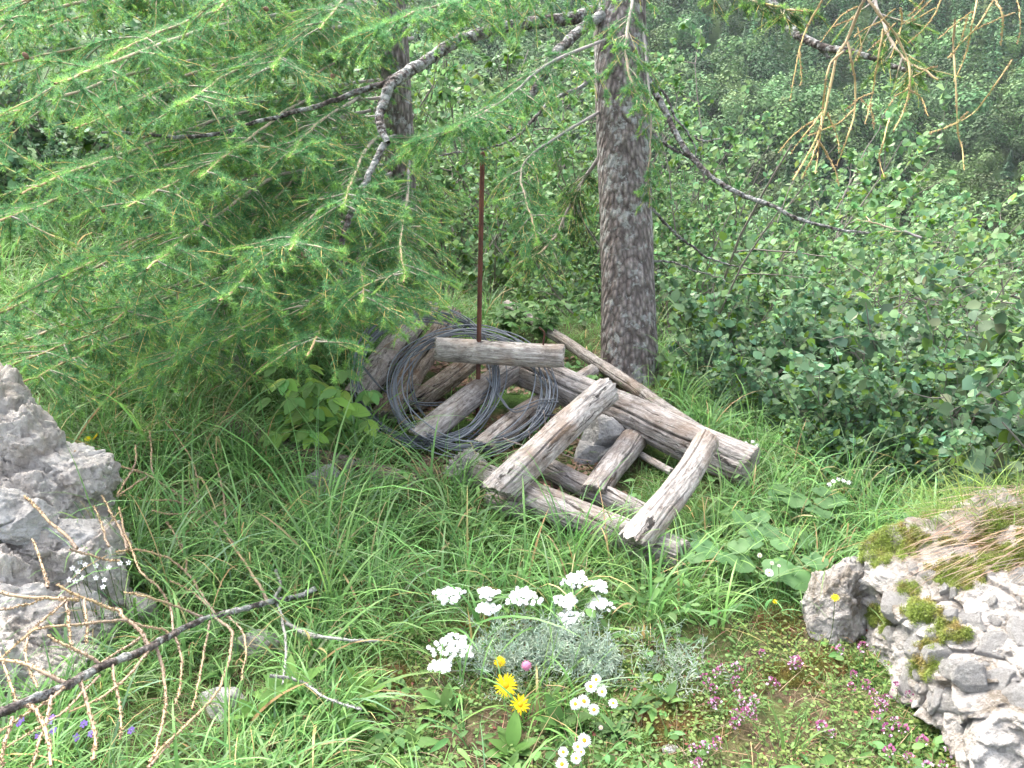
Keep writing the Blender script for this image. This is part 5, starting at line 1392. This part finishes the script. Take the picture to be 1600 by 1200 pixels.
# ---- yarrow: white flower heads over a silvery clump
def floret():
    V = [(0, 0, .0)]; T = []
    for k in range(7):
        a = k * 2 * math.pi / 7
        for da, r in ((-.38, .30), (-.36, .85), (0, 1.0), (.36, .85), (.38, .30)):
            V.append((r * math.cos(a + da * (.9 if r > .5 else 1.1)), r * math.sin(a + da * (.9 if r > .5 else 1.1)), .05 - .12 * r))
        b = 1 + 5 * k; T += [(0, b, b + 4), (b, b + 1, b + 2), (b, b + 2, b + 3), (b, b + 3, b + 4)]
    return np.array(V), T
FV, FT = floret()
SILV = (0.38, 0.46, 0.37)
def yarrow():
    rng = np.random.default_rng(18); base = GH(835, 1040)
    t = thing('yarrow', 'white-flowered yarrow with a feathery silver-green leaf clump in the foreground centre', 'flowering plant', base)
    heads = [(702, 927, 40), (762, 925, 27), (762, 948, 31), (818, 930, 48), (900, 903, 38), (935, 914, 27), (884, 937, 33), (890, 962, 35), (887, 983, 20), (938, 942, 34), (706, 1006, 56), (690, 1038, 30)]
    dep0 = proj(GH(820, 1010))[2]
    for i, (x, y, s) in enumerate(heads):
        hd = dep0 + 0.10 - 0.0010 * (y - 900) - 0.02
        c = W(x, y, hd - (.10 if i > 9 else 0)) - base
        st = MB(); b0 = np.array([np.clip(c[0] * .35, -.1, .1), c[1] * .3 - .02, .02])
        P = stem_tube(st, b0, c - [0, 0, .022], .0022, (0.24, 0.29, 0.20), .01, 12, rng)
        R = s * 1.2 / 2 / FPX * hd; nfl = int(8 + s * .6)
        k = np.arange(nfl); a = k * 2.4; rr = R * np.sqrt((k + .3) / nfl) * .92
        lob = 1 + .22 * np.sin(3 * a + i)
        F = c + np.stack([rr * np.cos(a) * lob, rr * np.sin(a) * lob * .9, -.25 * rr ** 2 / R + rng.normal(0, .003, nfl)], 1)
        for f in F: stem_tube(st, P[-2], f - [0, 0, .002], .0008, (0.24, 0.29, 0.20), 0, 4)
        # small silver leaves up the stem
        m = 26; j = rng.integers(1, 9, m); ax = nrm(rng.normal(size=(m, 3)) + [0, 0, .8])
        inst(st, *SLIM, P[j], ax, rng.normal(size=(m, 3)), rng.uniform(.01, .022, m), cvar(SILV, m, rng, .15, .04), wide=.7)
        s_ = st.build('flower_stem', M_LEAF, t)
        fl = MB(); nh = nrm(np.array([0, -.45, 1.0]) + rng.normal(0, .25, (nfl, 3)))
        ax = nrm(np.cross(nh, rng.normal(size=(nfl, 3))))
        inst(fl, FV, None, FT, F + nh * .002, ax, nh, rng.uniform(.0068, .0088, nfl), np.array((0.86, 0.87, 0.88)))
        inst(fl, FV, None, FT, F + nh * .0045 + rng.normal(0, .001, F.shape), np.cross(ax, nh), nh, .0058, np.array((0.86, 0.87, 0.86)))
        inst(fl, FV * [.4, .4, 1], None, FT, F + nh * .006, ax, nh, .0055, np.array((0.70, 0.68, 0.52)))
        fl.build('flower_head', M_PETAL, t, smooth=False)
    # feathery clump
    lf = MB()
    for cx, cy, w_, h_, n in [(800, 1040, 90, 50, 150), (890, 1035, 75, 55, 140), (860, 1005, 60, 30, 80), (940, 1050, 50, 50, 60)]:
        for k in range(n):
            g = GH(cx + rng.normal(0, w_ * .42), cy + rng.normal(0, h_ * .35)) - base
            D = nrm(np.array([rng.normal(0, .5), rng.normal(-.1, .5), 1.0])); L = rng.uniform(.05, .12)
            P = grow(g[None], D[None], np.array([L]), 7, -.05, .1, rng)[0]
            v, q = tubes(P, np.full(7, .0009), 3); c = cvar(SILV, 1, rng, .2, .05)[0]; lf.add(v, q, None, c)
            m = 12; j = np.repeat(np.arange(1, 7), 2); sd = nrm(np.cross(P[-1] - P[0], rng.normal(size=3)))
            sgn = np.tile([-1, 1], 6)[:, None]; ax = nrm(nrm(P[-1] - P[0]) * .7 + sd * sgn)
            inst(lf, *SLIM, P[j], ax, rng.normal(size=(m, 3)), L * .20 * (1.2 - j / 9), c * 1.05, wide=.9)
    lf.build('foliage', M_LEAF, t, smooth=False)
    # second feathery clump to the right, no flowers
    base = GH(1055, 1055); t2 = thing('silver_leaved_plant', 'feathery silver-green clump without flowers to the right of the white yarrow', 'plant', base); lf = MB()
    for k in range(60):
        g = GH(1055 + rng.normal(0, 26), 1050 + rng.normal(0, 20)) - base
        D = nrm(np.array([rng.normal(0, .45), rng.normal(-.1, .4), 1.0])); L = rng.uniform(.05, .11)
        P = grow(g[None], D[None], np.array([L]), 7, -.05, .1, rng)[0]; v, q = tubes(P, np.full(7, .0009), 3); c = cvar(SILV, 1, rng, .2, .05)[0]; lf.add(v, q, None, c)
        m = 12; j = np.repeat(np.arange(1, 7), 2); sd = nrm(np.cross(P[-1] - P[0], rng.normal(size=3))); sgn = np.tile([-1, 1], 6)[:, None]
        inst(lf, *SLIM, P[j], nrm(nrm(P[-1] - P[0]) * .7 + sd * sgn), rng.normal(size=(m, 3)), L * .20 * (1.2 - j / 9), c * 1.05, wide=.9)
    lf.build('foliage', M_LEAF, t2, smooth=False)
yarrow()

def ray_flower(name, label, cat, px, py, dia, dz, npet, pcol, dcol, disc=.36, rows=1, pw=.9, group=None, seed=0, tilt=None, base_px=None, leafy=False, stemc=(0.12, 0.17, 0.06)):
    rng = np.random.default_rng(seed + int(px)); P3 = GH(px, py, dz); d = proj(P3)[2]; R = dia / 2 / FPX * d
    b = GH(*base_px) if base_px else onG(P3[0] + rng.normal(0, .01), P3[1] + .02)
    t = thing(name, label, cat, b, group); c = P3 - b
    st = MB(); stem_tube(st, np.zeros(3), c - [0, 0, .003], .0013, stemc, 0.0 if not base_px else .03, 12, rng)
    n = nrm(np.array(tilt if tilt is not None else [rng.normal(0, .2), -.75 + rng.normal(0, .15), 1.0]))
    # green cup under the flower
    v, f = ico(2); st.add(v * R * [.34, .34, .28] + c - n * R * .18, None, f, (0.11, 0.16, 0.06))
    st.build('stem', M_LEAF, t)
    pe = MB(); e1 = nrm(np.cross(n, [1.0, 0.2, 0])); e2 = np.cross(n, e1)
    PV = [(0, 0, 0), (-.10, .30, .02), (0, .35, 0), (.10, .30, .02), (-.13, .75, .03), (0, .78, .02), (.13, .75, .03), (0, 1, 0)]
    for r_ in range(rows):
        a = (np.arange(npet) + .5 * r_) * 2 * math.pi / npet + rng.normal(0, .05, npet)
        ax = np.cos(a)[:, None] * e1 + np.sin(a)[:, None] * e2 + n * (.05 + .28 * r_)
        inst(pe, PV, LEAF[1], LEAF[2], c[None] + ax * R * .05, ax, np.broadcast_to(n, ax.shape), R * (1 - .22 * r_) * rng.uniform(.9, 1.06, npet), cvar(pcol, npet, rng, .04, .01), wide=pw)
    pe.build('petals', M_PETAL, t)
    di = MB(); v, f = ico(3); w_ = v * R * disc * [1, 1, .55]; w_ = w_ * (1 + .12 * vnoise(v * 14, 2))[:, None]
    w_ = w_[:, :1] * e1 + w_[:, 1:2] * e2 + w_[:, 2:] * n + c + n * R * .04
    di.add(w_, None, f, np.asarray(dcol)); di.build('flower_centre', M_PETAL, t)
    return t
WH, YC = (0.84, 0.83, 0.85), (0.68, 0.42, 0.04)
dz_l = [(931.6, 1062, 17, 'top flower of the upper daisy group'), (923, 1073, 20, 'left of the two topmost daisies, just below the top one'), (940.7, 1081, 17, 'daisy at the right of the upper group, below the topmost pair'), (912, 1096, 22, 'largest daisy of the upper group with an orange centre'), (899, 1100, 19, 'leftmost daisy of the upper group'),
        (928, 1109, 19, 'lowest daisy of the upper group'), (958, 1099, 16, 'single daisy standing apart to the right of the upper group'), (912.6, 1157, 23, 'topmost and largest daisy of the bottom group'), (902.7, 1167, 17, 'daisy tucked left under the largest daisy of the bottom group'), (908, 1175, 13, 'small daisy in the middle of the bottom group'),
        (880, 1175, 17, 'daisy at the left of the bottom group'), (900, 1185, 18, 'lower right daisy of the bottom group'), (878, 1194, 21, 'daisy nearest the bottom edge of the picture')]
for k, (x, y, s, lb) in enumerate(dz_l):
    ray_flower('daisy', 'white ' + lb, 'daisy', x, y, s, .085 + .012 * math.sin(k * 2.1), 24, WH, YC if k != 2 else (0.62, 0.50, 0.08), .34, 2, .75, 'white daisies at the bottom centre', k)
ray_flower('daisy', 'lone white daisy on a dark stem left of the pebbly boulder', 'daisy', 1202, 895, 15, .16, 20, WH, (0.66, 0.5, 0.1), .3, 2, .75, None, 40)
for k, (x, y, s, lb) in enumerate([(1187, 868, 9, 'white bud-like flower above left of the lone daisy'), (1206, 880, 7, 'small cream bud just above the lone daisy'), (1217, 884, 6, 'tiny cream bud right of the lone daisy'), (938.7, 1137, 8, 'pinkish closed bud between the two daisy groups')]):
    ray_flower('flower_bud', lb, 'flower bud', x, y, s, .17 if k < 3 else .09, 12, (0.75, 0.73, 0.62) if k < 3 else (0.72, 0.55, 0.55), (0.6, 0.55, 0.25), .5, 2, .9, None, 50 + k)
YL = (0.86, 0.66, 0.02)
ray_flower('yellow_flower', 'largest yellow hawkbit flower, fully open, in the foreground', 'yellow flower', 790, 1071, 38, .07, 22, YL, (0.80, 0.46, 0.01), .30, 2, .55, None, 60, base_px=(905, 1075))
ray_flower('yellow_flower', 'yellow flower with ragged pointed petals below right of the largest one', 'yellow flower', 812.6, 1101, 33, .06, 12, (0.84, 0.58, 0.01), (0.80, 0.42, 0.01), .26, 2, .62, None, 61, base_px=(910, 1090))
ray_flower('yellow_flower', 'small half-closed yellow flower above the largest one', 'yellow flower', 781, 1034, 19, .07, 16, YL, (0.80, 0.52, 0.02), .6, 3, 1.0, None, 62)
ray_flower('yellow_flower', 'yellow flower nodding beside the left boulder', 'yellow flower', 150, 683, 20, .16, 12, YL, (0.80, 0.5, 0.02), .3, 2, 1.0, None, 63, tilt=(-.8, -.1, .7))
ray_flower('yellow_flower', 'second yellow flower partly behind the tall left boulder top', 'yellow flower', 137, 686, 12, .15, 10, (0.75, 0.7, 0.03), (0.8, 0.55, 0.02), .3, 2, 1.0, None, 64)
ray_flower('yellow_flower', 'small yellow flower low beside the stem of the lone daisy', 'yellow flower', 1211, 940, 9, .08, 10, YL, YL, .4, 2, 1.0, None, 65)
ray_flower('yellow_flower', 'yellow flower growing on the edge of the pebbly boulder', 'yellow flower', 1305, 934, 14, .20, 10, YL, YL, .4, 2, 1.0, None, 66)
ray_flower('clover_flower', 'round pink clover head between the yarrow and the yellow flowers', 'clover', 822.5, 1040, 17, .09, 18, (0.62, 0.22, 0.36), (0.68, 0.25, 0.40), .75, 3, .8, None, 67, base_px=(905, 1070))
for k, (x, y) in enumerate([(1165, 692), (1176, 690), (1172, 700), (1183, 696)]):
    ray_flower('small_white_flower', 'tiny white flower on the slope right of the thick log end', 'small flower', x, y, 7, .12, 8, WH, (0.7, 0.66, 0.4), .3, 1, 1.2, 'tiny white flowers by the thick log end', 70 + k)
for k, (x, y) in enumerate([(1302, 752), (1310, 749), (1318, 751), (1326, 754), (1296, 757)]):
    ray_flower('small_white_flower', 'tiny white flower before the dark shrub at the right', 'small flower', x, y, 8, .12, 8, WH, (0.7, 0.66, 0.4), .3, 1, 1.2, 'tiny white flowers before the right shrub', 80 + k)
for k, (x, y) in enumerate([(117, 873), (125, 878), (133, 882), (113, 888), (122, 893), (150, 884), (150, 903), (163, 906), (170, 887), (188, 880), (201, 879), (108, 906), (118, 908), (161, 917), (128, 903)]):
    ray_flower('small_white_flower', 'small white saxifrage flower in front of the pale left block', 'small flower', x, y, 9, .22, 5, WH, (0.6, 0.62, 0.3), .22, 1, 2.2, 'white saxifrage flowers before the pale left block', 90 + k)
for k, (x, y) in enumerate([(33, 1124), (82, 1122), (76, 1128), (83, 1141), (131, 1131), (143, 1146), (119, 1152), (205, 1141), (28, 1130), (60, 1150)]):
    ray_flower('purple_bellflower', 'small violet bell-shaped flower below the fallen branch at lower left', 'flower', x, y, 13, .07, 6, (0.30, 0.18, 0.62), (0.4, 0.3, 0.6), .2, 1, 2.4, 'violet flowers at the lower left', 120 + k)

# thyme: low leafy mats carrying pink-purple heads
def thyme():
    rng = np.random.default_rng(55)
    heads = [(960 + x / 4.706, 980 + y / 4.706) for x, y in [(825, 275), (740, 320), (915, 300), (700, 365), (885, 385), (730, 425), (890, 460), (1120, 395), (1190, 400), (950, 515), (1050, 545), (880, 600), (940, 620), (850, 680), (1030, 600), (900, 640), (1035, 640), (580, 845), (650, 870), (785, 865), (640, 950), (590, 1000), (1325, 215), (1340, 260), (1110, 175), (1540, 715), (690, 515), (760, 580)]]
    heads += [(1200 + x / 2.857, 780 + y / 2.857) for x, y in [(120, 700), (125, 735), (345, 665), (445, 670), (380, 765), (485, 865), (500, 920), (410, 815), (370, 840), (240, 1000), (285, 1025), (485, 965), (515, 880), (550, 1040), (570, 985), (735, 935), (690, 1090), (850, 1130), (740, 1180), (970, 1180), (1060, 950), (1080, 1080), (1030, 1050), (625, 880), (590, 1020), (800, 1150), (900, 1130), (1110, 1130), (575, 850), (520, 930), (660, 900), (640, 1130), (560, 1130), (930, 1150)]]
    meshes = []
    for k in range(4):
        hm, sm = MB(), MB(); n = 26; v = nrm(rng.normal(size=(n, 3)) + [0, 0, .4]); P = v * [.0075, .0075, .010] + [0, 0, .034]
        light = rng.uniform(size=n) < .45
        c = np.where(light[:, None], np.array((0.62, 0.45, 0.60)), np.array((0.34, 0.10, 0.22)))
        inst(hm, *DIA, P, v, rng.normal(size=(n, 3)), rng.uniform(.0045, .0075, n), c, wide=1.5)
        P1 = rs([(0, 0, -.005), (.003, .002, .015), (0, 0, .034)], 6); tv, tq = tubes(P1, np.full(6, .0008), 4); sm.add(tv, tq, None, (0.16, 0.08, 0.06))
        m = 14; j = rng.integers(0, 6, m); inst(sm, *DIA, P1[j], nrm(rng.normal(size=(m, 3)) + [0, 0, .2]), np.array([0, 0, 1.0]) + rng.normal(0, .3, (m, 3)), .0065, cvar((0.10, 0.18, 0.05), m, rng, .2))
        meshes.append((hm.mesh('flower_head', M_PETAL), sm.mesh('stem', M_LEAF)))
    for k, (x, y) in enumerate(heads):
        P = GH(x, y, .04); b = onG(P[0], P[1]); a = meshes[k % 4]
        t = thing('thyme_flower', 'small purple and pink thyme flower head in the low mat at lower right', 'thyme', b, 'thyme flowers at the lower right', rng.uniform(0, 6.28), rng.uniform(.8, 1.15)); t.rotation_euler = (rng.normal(0, .2), rng.normal(0, .2), rng.uniform(0, 6.28))
        link('flower_head', a[0], t); link('stem', a[1], t)
thyme()

# ---------------------------------------------------------------- grass and ground cover
def dlog(x, y):
    P = np.stack([x, y], 1); d = np.full(len(x), 9.0)
    for a, b, r in LOGS:
        A, B = a[:2], b[:2]; ab = B - A; t = np.clip(((P - A) @ ab) / (ab @ ab), 0, 1)
        d = np.minimum(d, np.linalg.norm(P - (A + t[:, None] * ab), axis=1) - r)
    return d

def sgrass():
    rng = np.random.default_rng(101)
    def scatter(n, y0, y1, pw=1.0, xw=0.85):
        y = y0 + (y1 - y0) * rng.uniform(0, 1, n) ** pw; x = rng.uniform(-1, 1, n) * (xw * y + .25)
        return x, y
    def field(x, y): return fbm(np.stack([x, y, x * 0], 1) * 2.3, 70, 3), fbm(np.stack([x, y, x * 0], 1) * 7, 71, 2)
    # tall arching grass, in tussocks
    nt = 6000; x, y = scatter(nt, 1.25, 6.6, .95); z = H(x, y); px, py, _ = proj(np.stack([x, y, z], 1)); f1, f2 = field(x, y)
    turf = sg((py - 985 + 60 * f1) / 16) * sg((px - 560 + 90 * f2) / 25)
    thy = sg((py - 900) / 30) * sg((px - 1000 - (1000 - py) * .5) / 40)
    pile = ((px > 600) & (px < 1000) & (py > 500) & (py < 745)) | ((px > 850) & (px < 1080) & (py > 640) & (py < 800))
    dl = dlog(x, y)
    keep = (rng.uniform(size=nt) > turf * .90) & (rng.uniform(size=nt) > thy * .93) & (dl > .025) & (f1 > -.55)
    for rc, rr in ROCKS:
        keep &= np.hypot(x - rc[0], y - rc[1]) > rr * .85
    plant = (np.hypot((px - 490) / 100, (py - 660) / 50) < 1); keep &= ~(plant & (rng.uniform(size=nt) < .8))
    x, y, px, py, f1, f2, pile, dl, turf = [q[keep] for q in (x, y, px, py, f1, f2, pile, dl, turf)]
    K = len(x); nb = rng.integers(9, 22, K); nb = np.where(pile, 5, nb)
    hgt = (.175 + .10 * f1 + .05 * rng.normal(size=K)).clip(.05, .32)
    hgt = np.where(pile, .07, hgt); hgt = hgt * np.where((dl < .20) & (py > 715), 1.05, 1.0) * np.where(py > 990, .62, 1) * np.where((px > 1080) & (py < 900), .75, 1)
    right = (px > 900) & (py > 880); hgt = np.where(right, hgt * .85, hgt)
    hgt = np.where((px < 560) & (py < 1000), hgt * 1.15, hgt)
    ti = np.repeat(np.arange(K), nb); n = len(ti); rad_ = rng.normal(0, .022, (n, 2))
    bx, by = x[ti] + rad_[:, 0], y[ti] + rad_[:, 1]
    O = np.stack([bx, by, H(bx, by) - .005], 1)
    D = np.stack([rad_[:, 0] * 14 + rng.normal(0, .22, n) + .10, rad_[:, 1] * 14 + rng.normal(0, .22, n), np.full(n, 1.0)], 1)
    L = hgt[ti] * rng.uniform(.5, 1.5, n) * 1.35
    tcol = cvar((0.155, 0.31, 0.09), K, rng, .16, .09); c = tcol[ti] * np.exp(rng.normal(0, .16, (n, 1)))
    dry = rng.uniform(size=n) < .06; c[dry] = cvar((0.42, 0.33, 0.16), dry.sum(), rng, .2)
    blu = rng.uniform(size=n) < .12; c[blu] = cvar((0.19, 0.31, 0.15), blu.sum(), rng, .12)
    mb = MB(); blades(mb, O, D, L, np.where(rng.uniform(size=n) < .28, rng.uniform(.006, .011, n), rng.uniform(.0022, .0060, n)) * np.where(L < .1, .7, 1), rng.uniform(.5, 2.0, n), c, 6, rng, c * [1.25, 1.15, 1.1])
    tag(mb.build('tall_grass', M_GRASS), 'tall arching green grass around and in front of the logs', None, None, 'stuff')
    # short dense undergrowth so that no bare sheet shows
    n = 200000; x, y = scatter(n, 1.2, 7.2, .9); z = H(x, y); px, py, _ = proj(np.stack([x, y, z], 1)); f1, f2 = field(x, y)
    turf = sg((py - 985 + 60 * f1) / 16) * sg((px - 560 + 90 * f2) / 25)
    bare = sg((fbm(np.stack([x, y, x * 0], 1) * 5.5, 91, 3) - .22) * 14) * turf
    keep = (rng.uniform(size=n) > bare * .93) & (dlog(x, y) > -.02)
    pil = (px > 600) & (px < 1000) & (py > 540) & (py < 730 + (px - 600) * .15); keep &= ~(pil & (rng.uniform(size=n) < .80))
    x, y, z, turf, f1 = [q[keep] for q in (x, y, z, turf, f1)]; n = len(x)
    D = np.stack([rng.normal(.05, .5, n), rng.normal(0, .5, n), np.full(n, 1.0)], 1)
    L = rng.uniform(.03, .10, n) * np.where(turf > .5, .60, 1); c = cvar((0.145, 0.275, 0.075), n, rng, .25, .12)
    dry = rng.uniform(size=n) < np.where(turf > .5, .12, .05); c[dry] = cvar((0.30, 0.22, 0.11), dry.sum(), rng, .25)
    mb = MB(); blades(mb, np.stack([x, y, z - .003], 1), D, L, rng.uniform(.0015, .0032, n), rng.uniform(.3, 1.8, n), c, 3, rng)
    tag(mb.build('short_grass', M_GRASS, smooth=False), 'short grass and moss turf covering the slope', None, None, 'stuff')
    # tiny round leaves of thyme and clover in the turf
    n = 60000; x, y = scatter(n, 1.25, 3.6, 1.2); z = H(x, y); px, py, _ = proj(np.stack([x, y, z], 1)); f1, f2 = field(x, y)
    turf = sg((py - 985 + 60 * f1) / 16) * sg((px - 560 + 90 * f2) / 25)
    bare = sg((fbm(np.stack([x, y, x * 0], 1) * 5.5, 91, 3) - .25) * 14)
    keep = rng.uniform(size=n) < turf * (1 - bare * .93) + .10
    x, y, z, px = x[keep], y[keep], z[keep], px[keep]; n = len(x)
    gl = fbm(np.stack([x, y, x * 0], 1) * 4, 95, 3)
    c = mixc((0.12, 0.23, 0.07), (0.20, 0.25, 0.07), sg(gl * 6)) * np.exp(rng.normal(0, .2, (n, 1)))
    red = rng.uniform(size=n) < .05; c[red] = (0.22, 0.08, 0.06)
    mb = MB(); O = np.stack([x, y, z + rng.uniform(0, .022, n)], 1)
    inst(mb, *LEAF, O, nrm(np.stack([rng.normal(size=n), rng.normal(size=n), rng.normal(.1, .2, n)], 1)), np.stack([rng.normal(0, .35, n), rng.normal(-.2, .35, n), np.ones(n)], 1), rng.uniform(.006, .013, n), c, wide=1.25)
    tag(mb.build('ground_cover', M_LEAF), 'mat of tiny thyme and clover leaves in the foreground turf', None, None, 'stuff')
    # dead stalks and moss in the turf
    n = 5200; x, y = scatter(n, 1.3, 3.4, 1.1, .7); z = H(x, y)
    D = np.stack([rng.normal(0, 1, n), rng.normal(0, 1, n), rng.uniform(.0, .35, n)], 1)
    mb = MB(); blades(mb, np.stack([x, y, z + .004], 1), D, rng.uniform(.03, .12, n), rng.uniform(.001, .0022, n), rng.uniform(.1, .8, n), cvar((0.34, 0.24, 0.16), n, rng, .3, .1), 4, rng)
    tag(mb.build('dead_grass', M_GRASS, smooth=False), 'thin dead stalks scattered through the turf', None, None, 'stuff')
    n = 30000; mc = [(755, 985, 45, 22), (1075, 1130, 75, 40), (1210, 975, 30, 20), (1040, 1120, 40, 25), (1290, 1040, 30, 15), (600, 1060, 30, 15), (1230, 1060, 40, 18)]
    Os = []
    for a, b, sx, sy in mc:
        for _ in range(60):
            Os.append(GH(a + rng.normal(0, sx * .5), b + rng.normal(0, sy * .5)))
    Os = np.array(Os); O = np.repeat(Os, 70, 0) + rng.normal(0, .012, (len(Os) * 70, 3)); O[:, 2] = H(O[:, 0], O[:, 1]); n = len(O)
    gl = fbm(O * 22, 98, 2); c = mixc((0.14, 0.15, 0.03), (0.24, 0.14, 0.06), sg(gl * 7)) * np.exp(rng.normal(0, .25, (n, 1)))
    mb = MB(); blades(mb, O, rng.normal(0, .5, (n, 3)) + [0, 0, 1.2], rng.uniform(.008, .020, n), np.full(n, .0018), rng.uniform(.1, .8, n), c, 2, rng)
    tag(mb.build('moss', M_GRASS, smooth=False), 'yellow and rusty moss cushions in the foreground turf', None, None, 'stuff')
sgrass()

def undergrowth():
    rng = np.random.default_rng(202); n = 15000
    y = 1.3 + 4.6 * rng.uniform(0, 1, n) ** .9; x = rng.uniform(-1, 1, n) * (.8 * y + .2); g = fbm(np.stack([x, y, x * 0], 1) * 2.8, 33, 3)
    k = (g > -.02) & (dlog(x, y) > .02)
    for rc, rr in ROCKS: k &= np.hypot(x - rc[0], y - rc[1]) > rr * .8
    x, y = x[k], y[k]; n = len(x); px, py, _ = proj(np.stack([x, y, H(x, y)], 1))
    O = np.stack([x, y, H(x, y) + rng.uniform(.0, .10, n) * np.where(py > 1000, .3, 1)], 1)
    ax = np.stack([rng.normal(size=n), rng.normal(size=n) - .3, rng.uniform(-.1, .5, n)], 1); nn = np.stack([rng.normal(0, .35, n), rng.normal(-.3, .35, n), np.ones(n)], 1)
    mb = MB(); h = rng.uniform(size=n) < .5; c = cvar((0.125, 0.245, 0.075), n, rng, .22, .09)
    sz = rng.uniform(.018, .042, n)
    inst(mb, *OVATE, O[h], ax[h], nn[h], sz[h], c[h]); inst(mb, *LANCE, O[~h], ax[~h], nn[~h], sz[~h] * 1.5, c[~h])
    tag(mb.build('undergrowth', M_LEAF), 'mixed small leafy weeds growing through the grass', None, None, 'stuff')
undergrowth()

def seed_heads():
    """pale grass flower stalks standing over the tall grass"""
    rng = np.random.default_rng(31)
    for k, (bx, by, tx, ty, lb) in enumerate([(430, 840, 455, 770, 'pale grass seed stalk nodding left of the brown half-buried log'), (560, 880, 590, 700, 'tall grass stalk in front of the buried brown log'), (760, 800, 735, 690, 'grass stalk with a brown seed head in front of the wires'), (480, 1000, 540, 830, 'thin grass stalk over the tall grass right of the fallen branch'), (980, 900, 950, 800, 'grass stalk leaning over the front log'), (640, 960, 700, 850, 'pale grass stalk in the middle of the tall grass'), (330, 900, 300, 760, 'grass stalk right of the left boulders'), (1230, 900, 1260, 780, 'grass stalk before the shrubs on the right')]):
        b = GH(bx, by); t = W(tx, ty, proj(b)[2] + .03) - b; r = thing('grass_stalk', lb, 'grass stalk', b)
        st = MB(); P = stem_tube(st, np.zeros(3), t, .0010, (0.26, 0.28, 0.12), .03, 14, rng); st.build('stem', M_GRASS, r)
        hd = MB(); n = 40; j = rng.uniform(.75, 1, n) * 13; i = j.astype(int).clip(0, 12); p = P[i] + (P[i + 1 if False else np.minimum(i + 1, 13)] - P[i]) * (j - i)[:, None]
        inst(hd, *SLIM, p, nrm(nrm(P[-1] - P[-3]) + rng.normal(0, .35, (n, 3))), rng.normal(size=(n, 3)), rng.uniform(.006, .011, n), cvar((0.34, 0.30, 0.16), n, rng, .2)); hd.build('seed_head', M_GRASS, r)
seed_heads()
# ---------------------------------------------------------------- valley haze
def haze():
    mb = MB(); x, y0, y1, z0, z1 = 640, -20, 910, -60, 420
    V = [(-x, y0, z0), (x, y0, z0), (x, y1, z0), (-x, y1, z0), (-x, y0, z1), (x, y0, z1), (x, y1, z1), (-x, y1, z1)]
    mb.add(V, [(0, 3, 2, 1), (4, 5, 6, 7), (0, 1, 5, 4), (1, 2, 6, 5), (2, 3, 7, 6), (3, 0, 4, 7)])
    m = bpy.data.materials.new('valley_air'); m.use_nodes = True; N = m.node_tree.nodes; L = m.node_tree.links
    N.remove(N['Principled BSDF']); v = N.new('ShaderNodeVolumePrincipled'); v.inputs['Density'].default_value = HAZE
    v.inputs['Color'].default_value = (0.86, 0.92, 1.0, 1); v.inputs['Anisotropy'].default_value = 0.0
    L.new(v.outputs[0], N['Material Output'].inputs['Volume'])
    tag(mb.build('haze', m, smooth=False), 'thin pale haze filling the valley', None, None, 'stuff')
HAZE = 0.00013
haze()
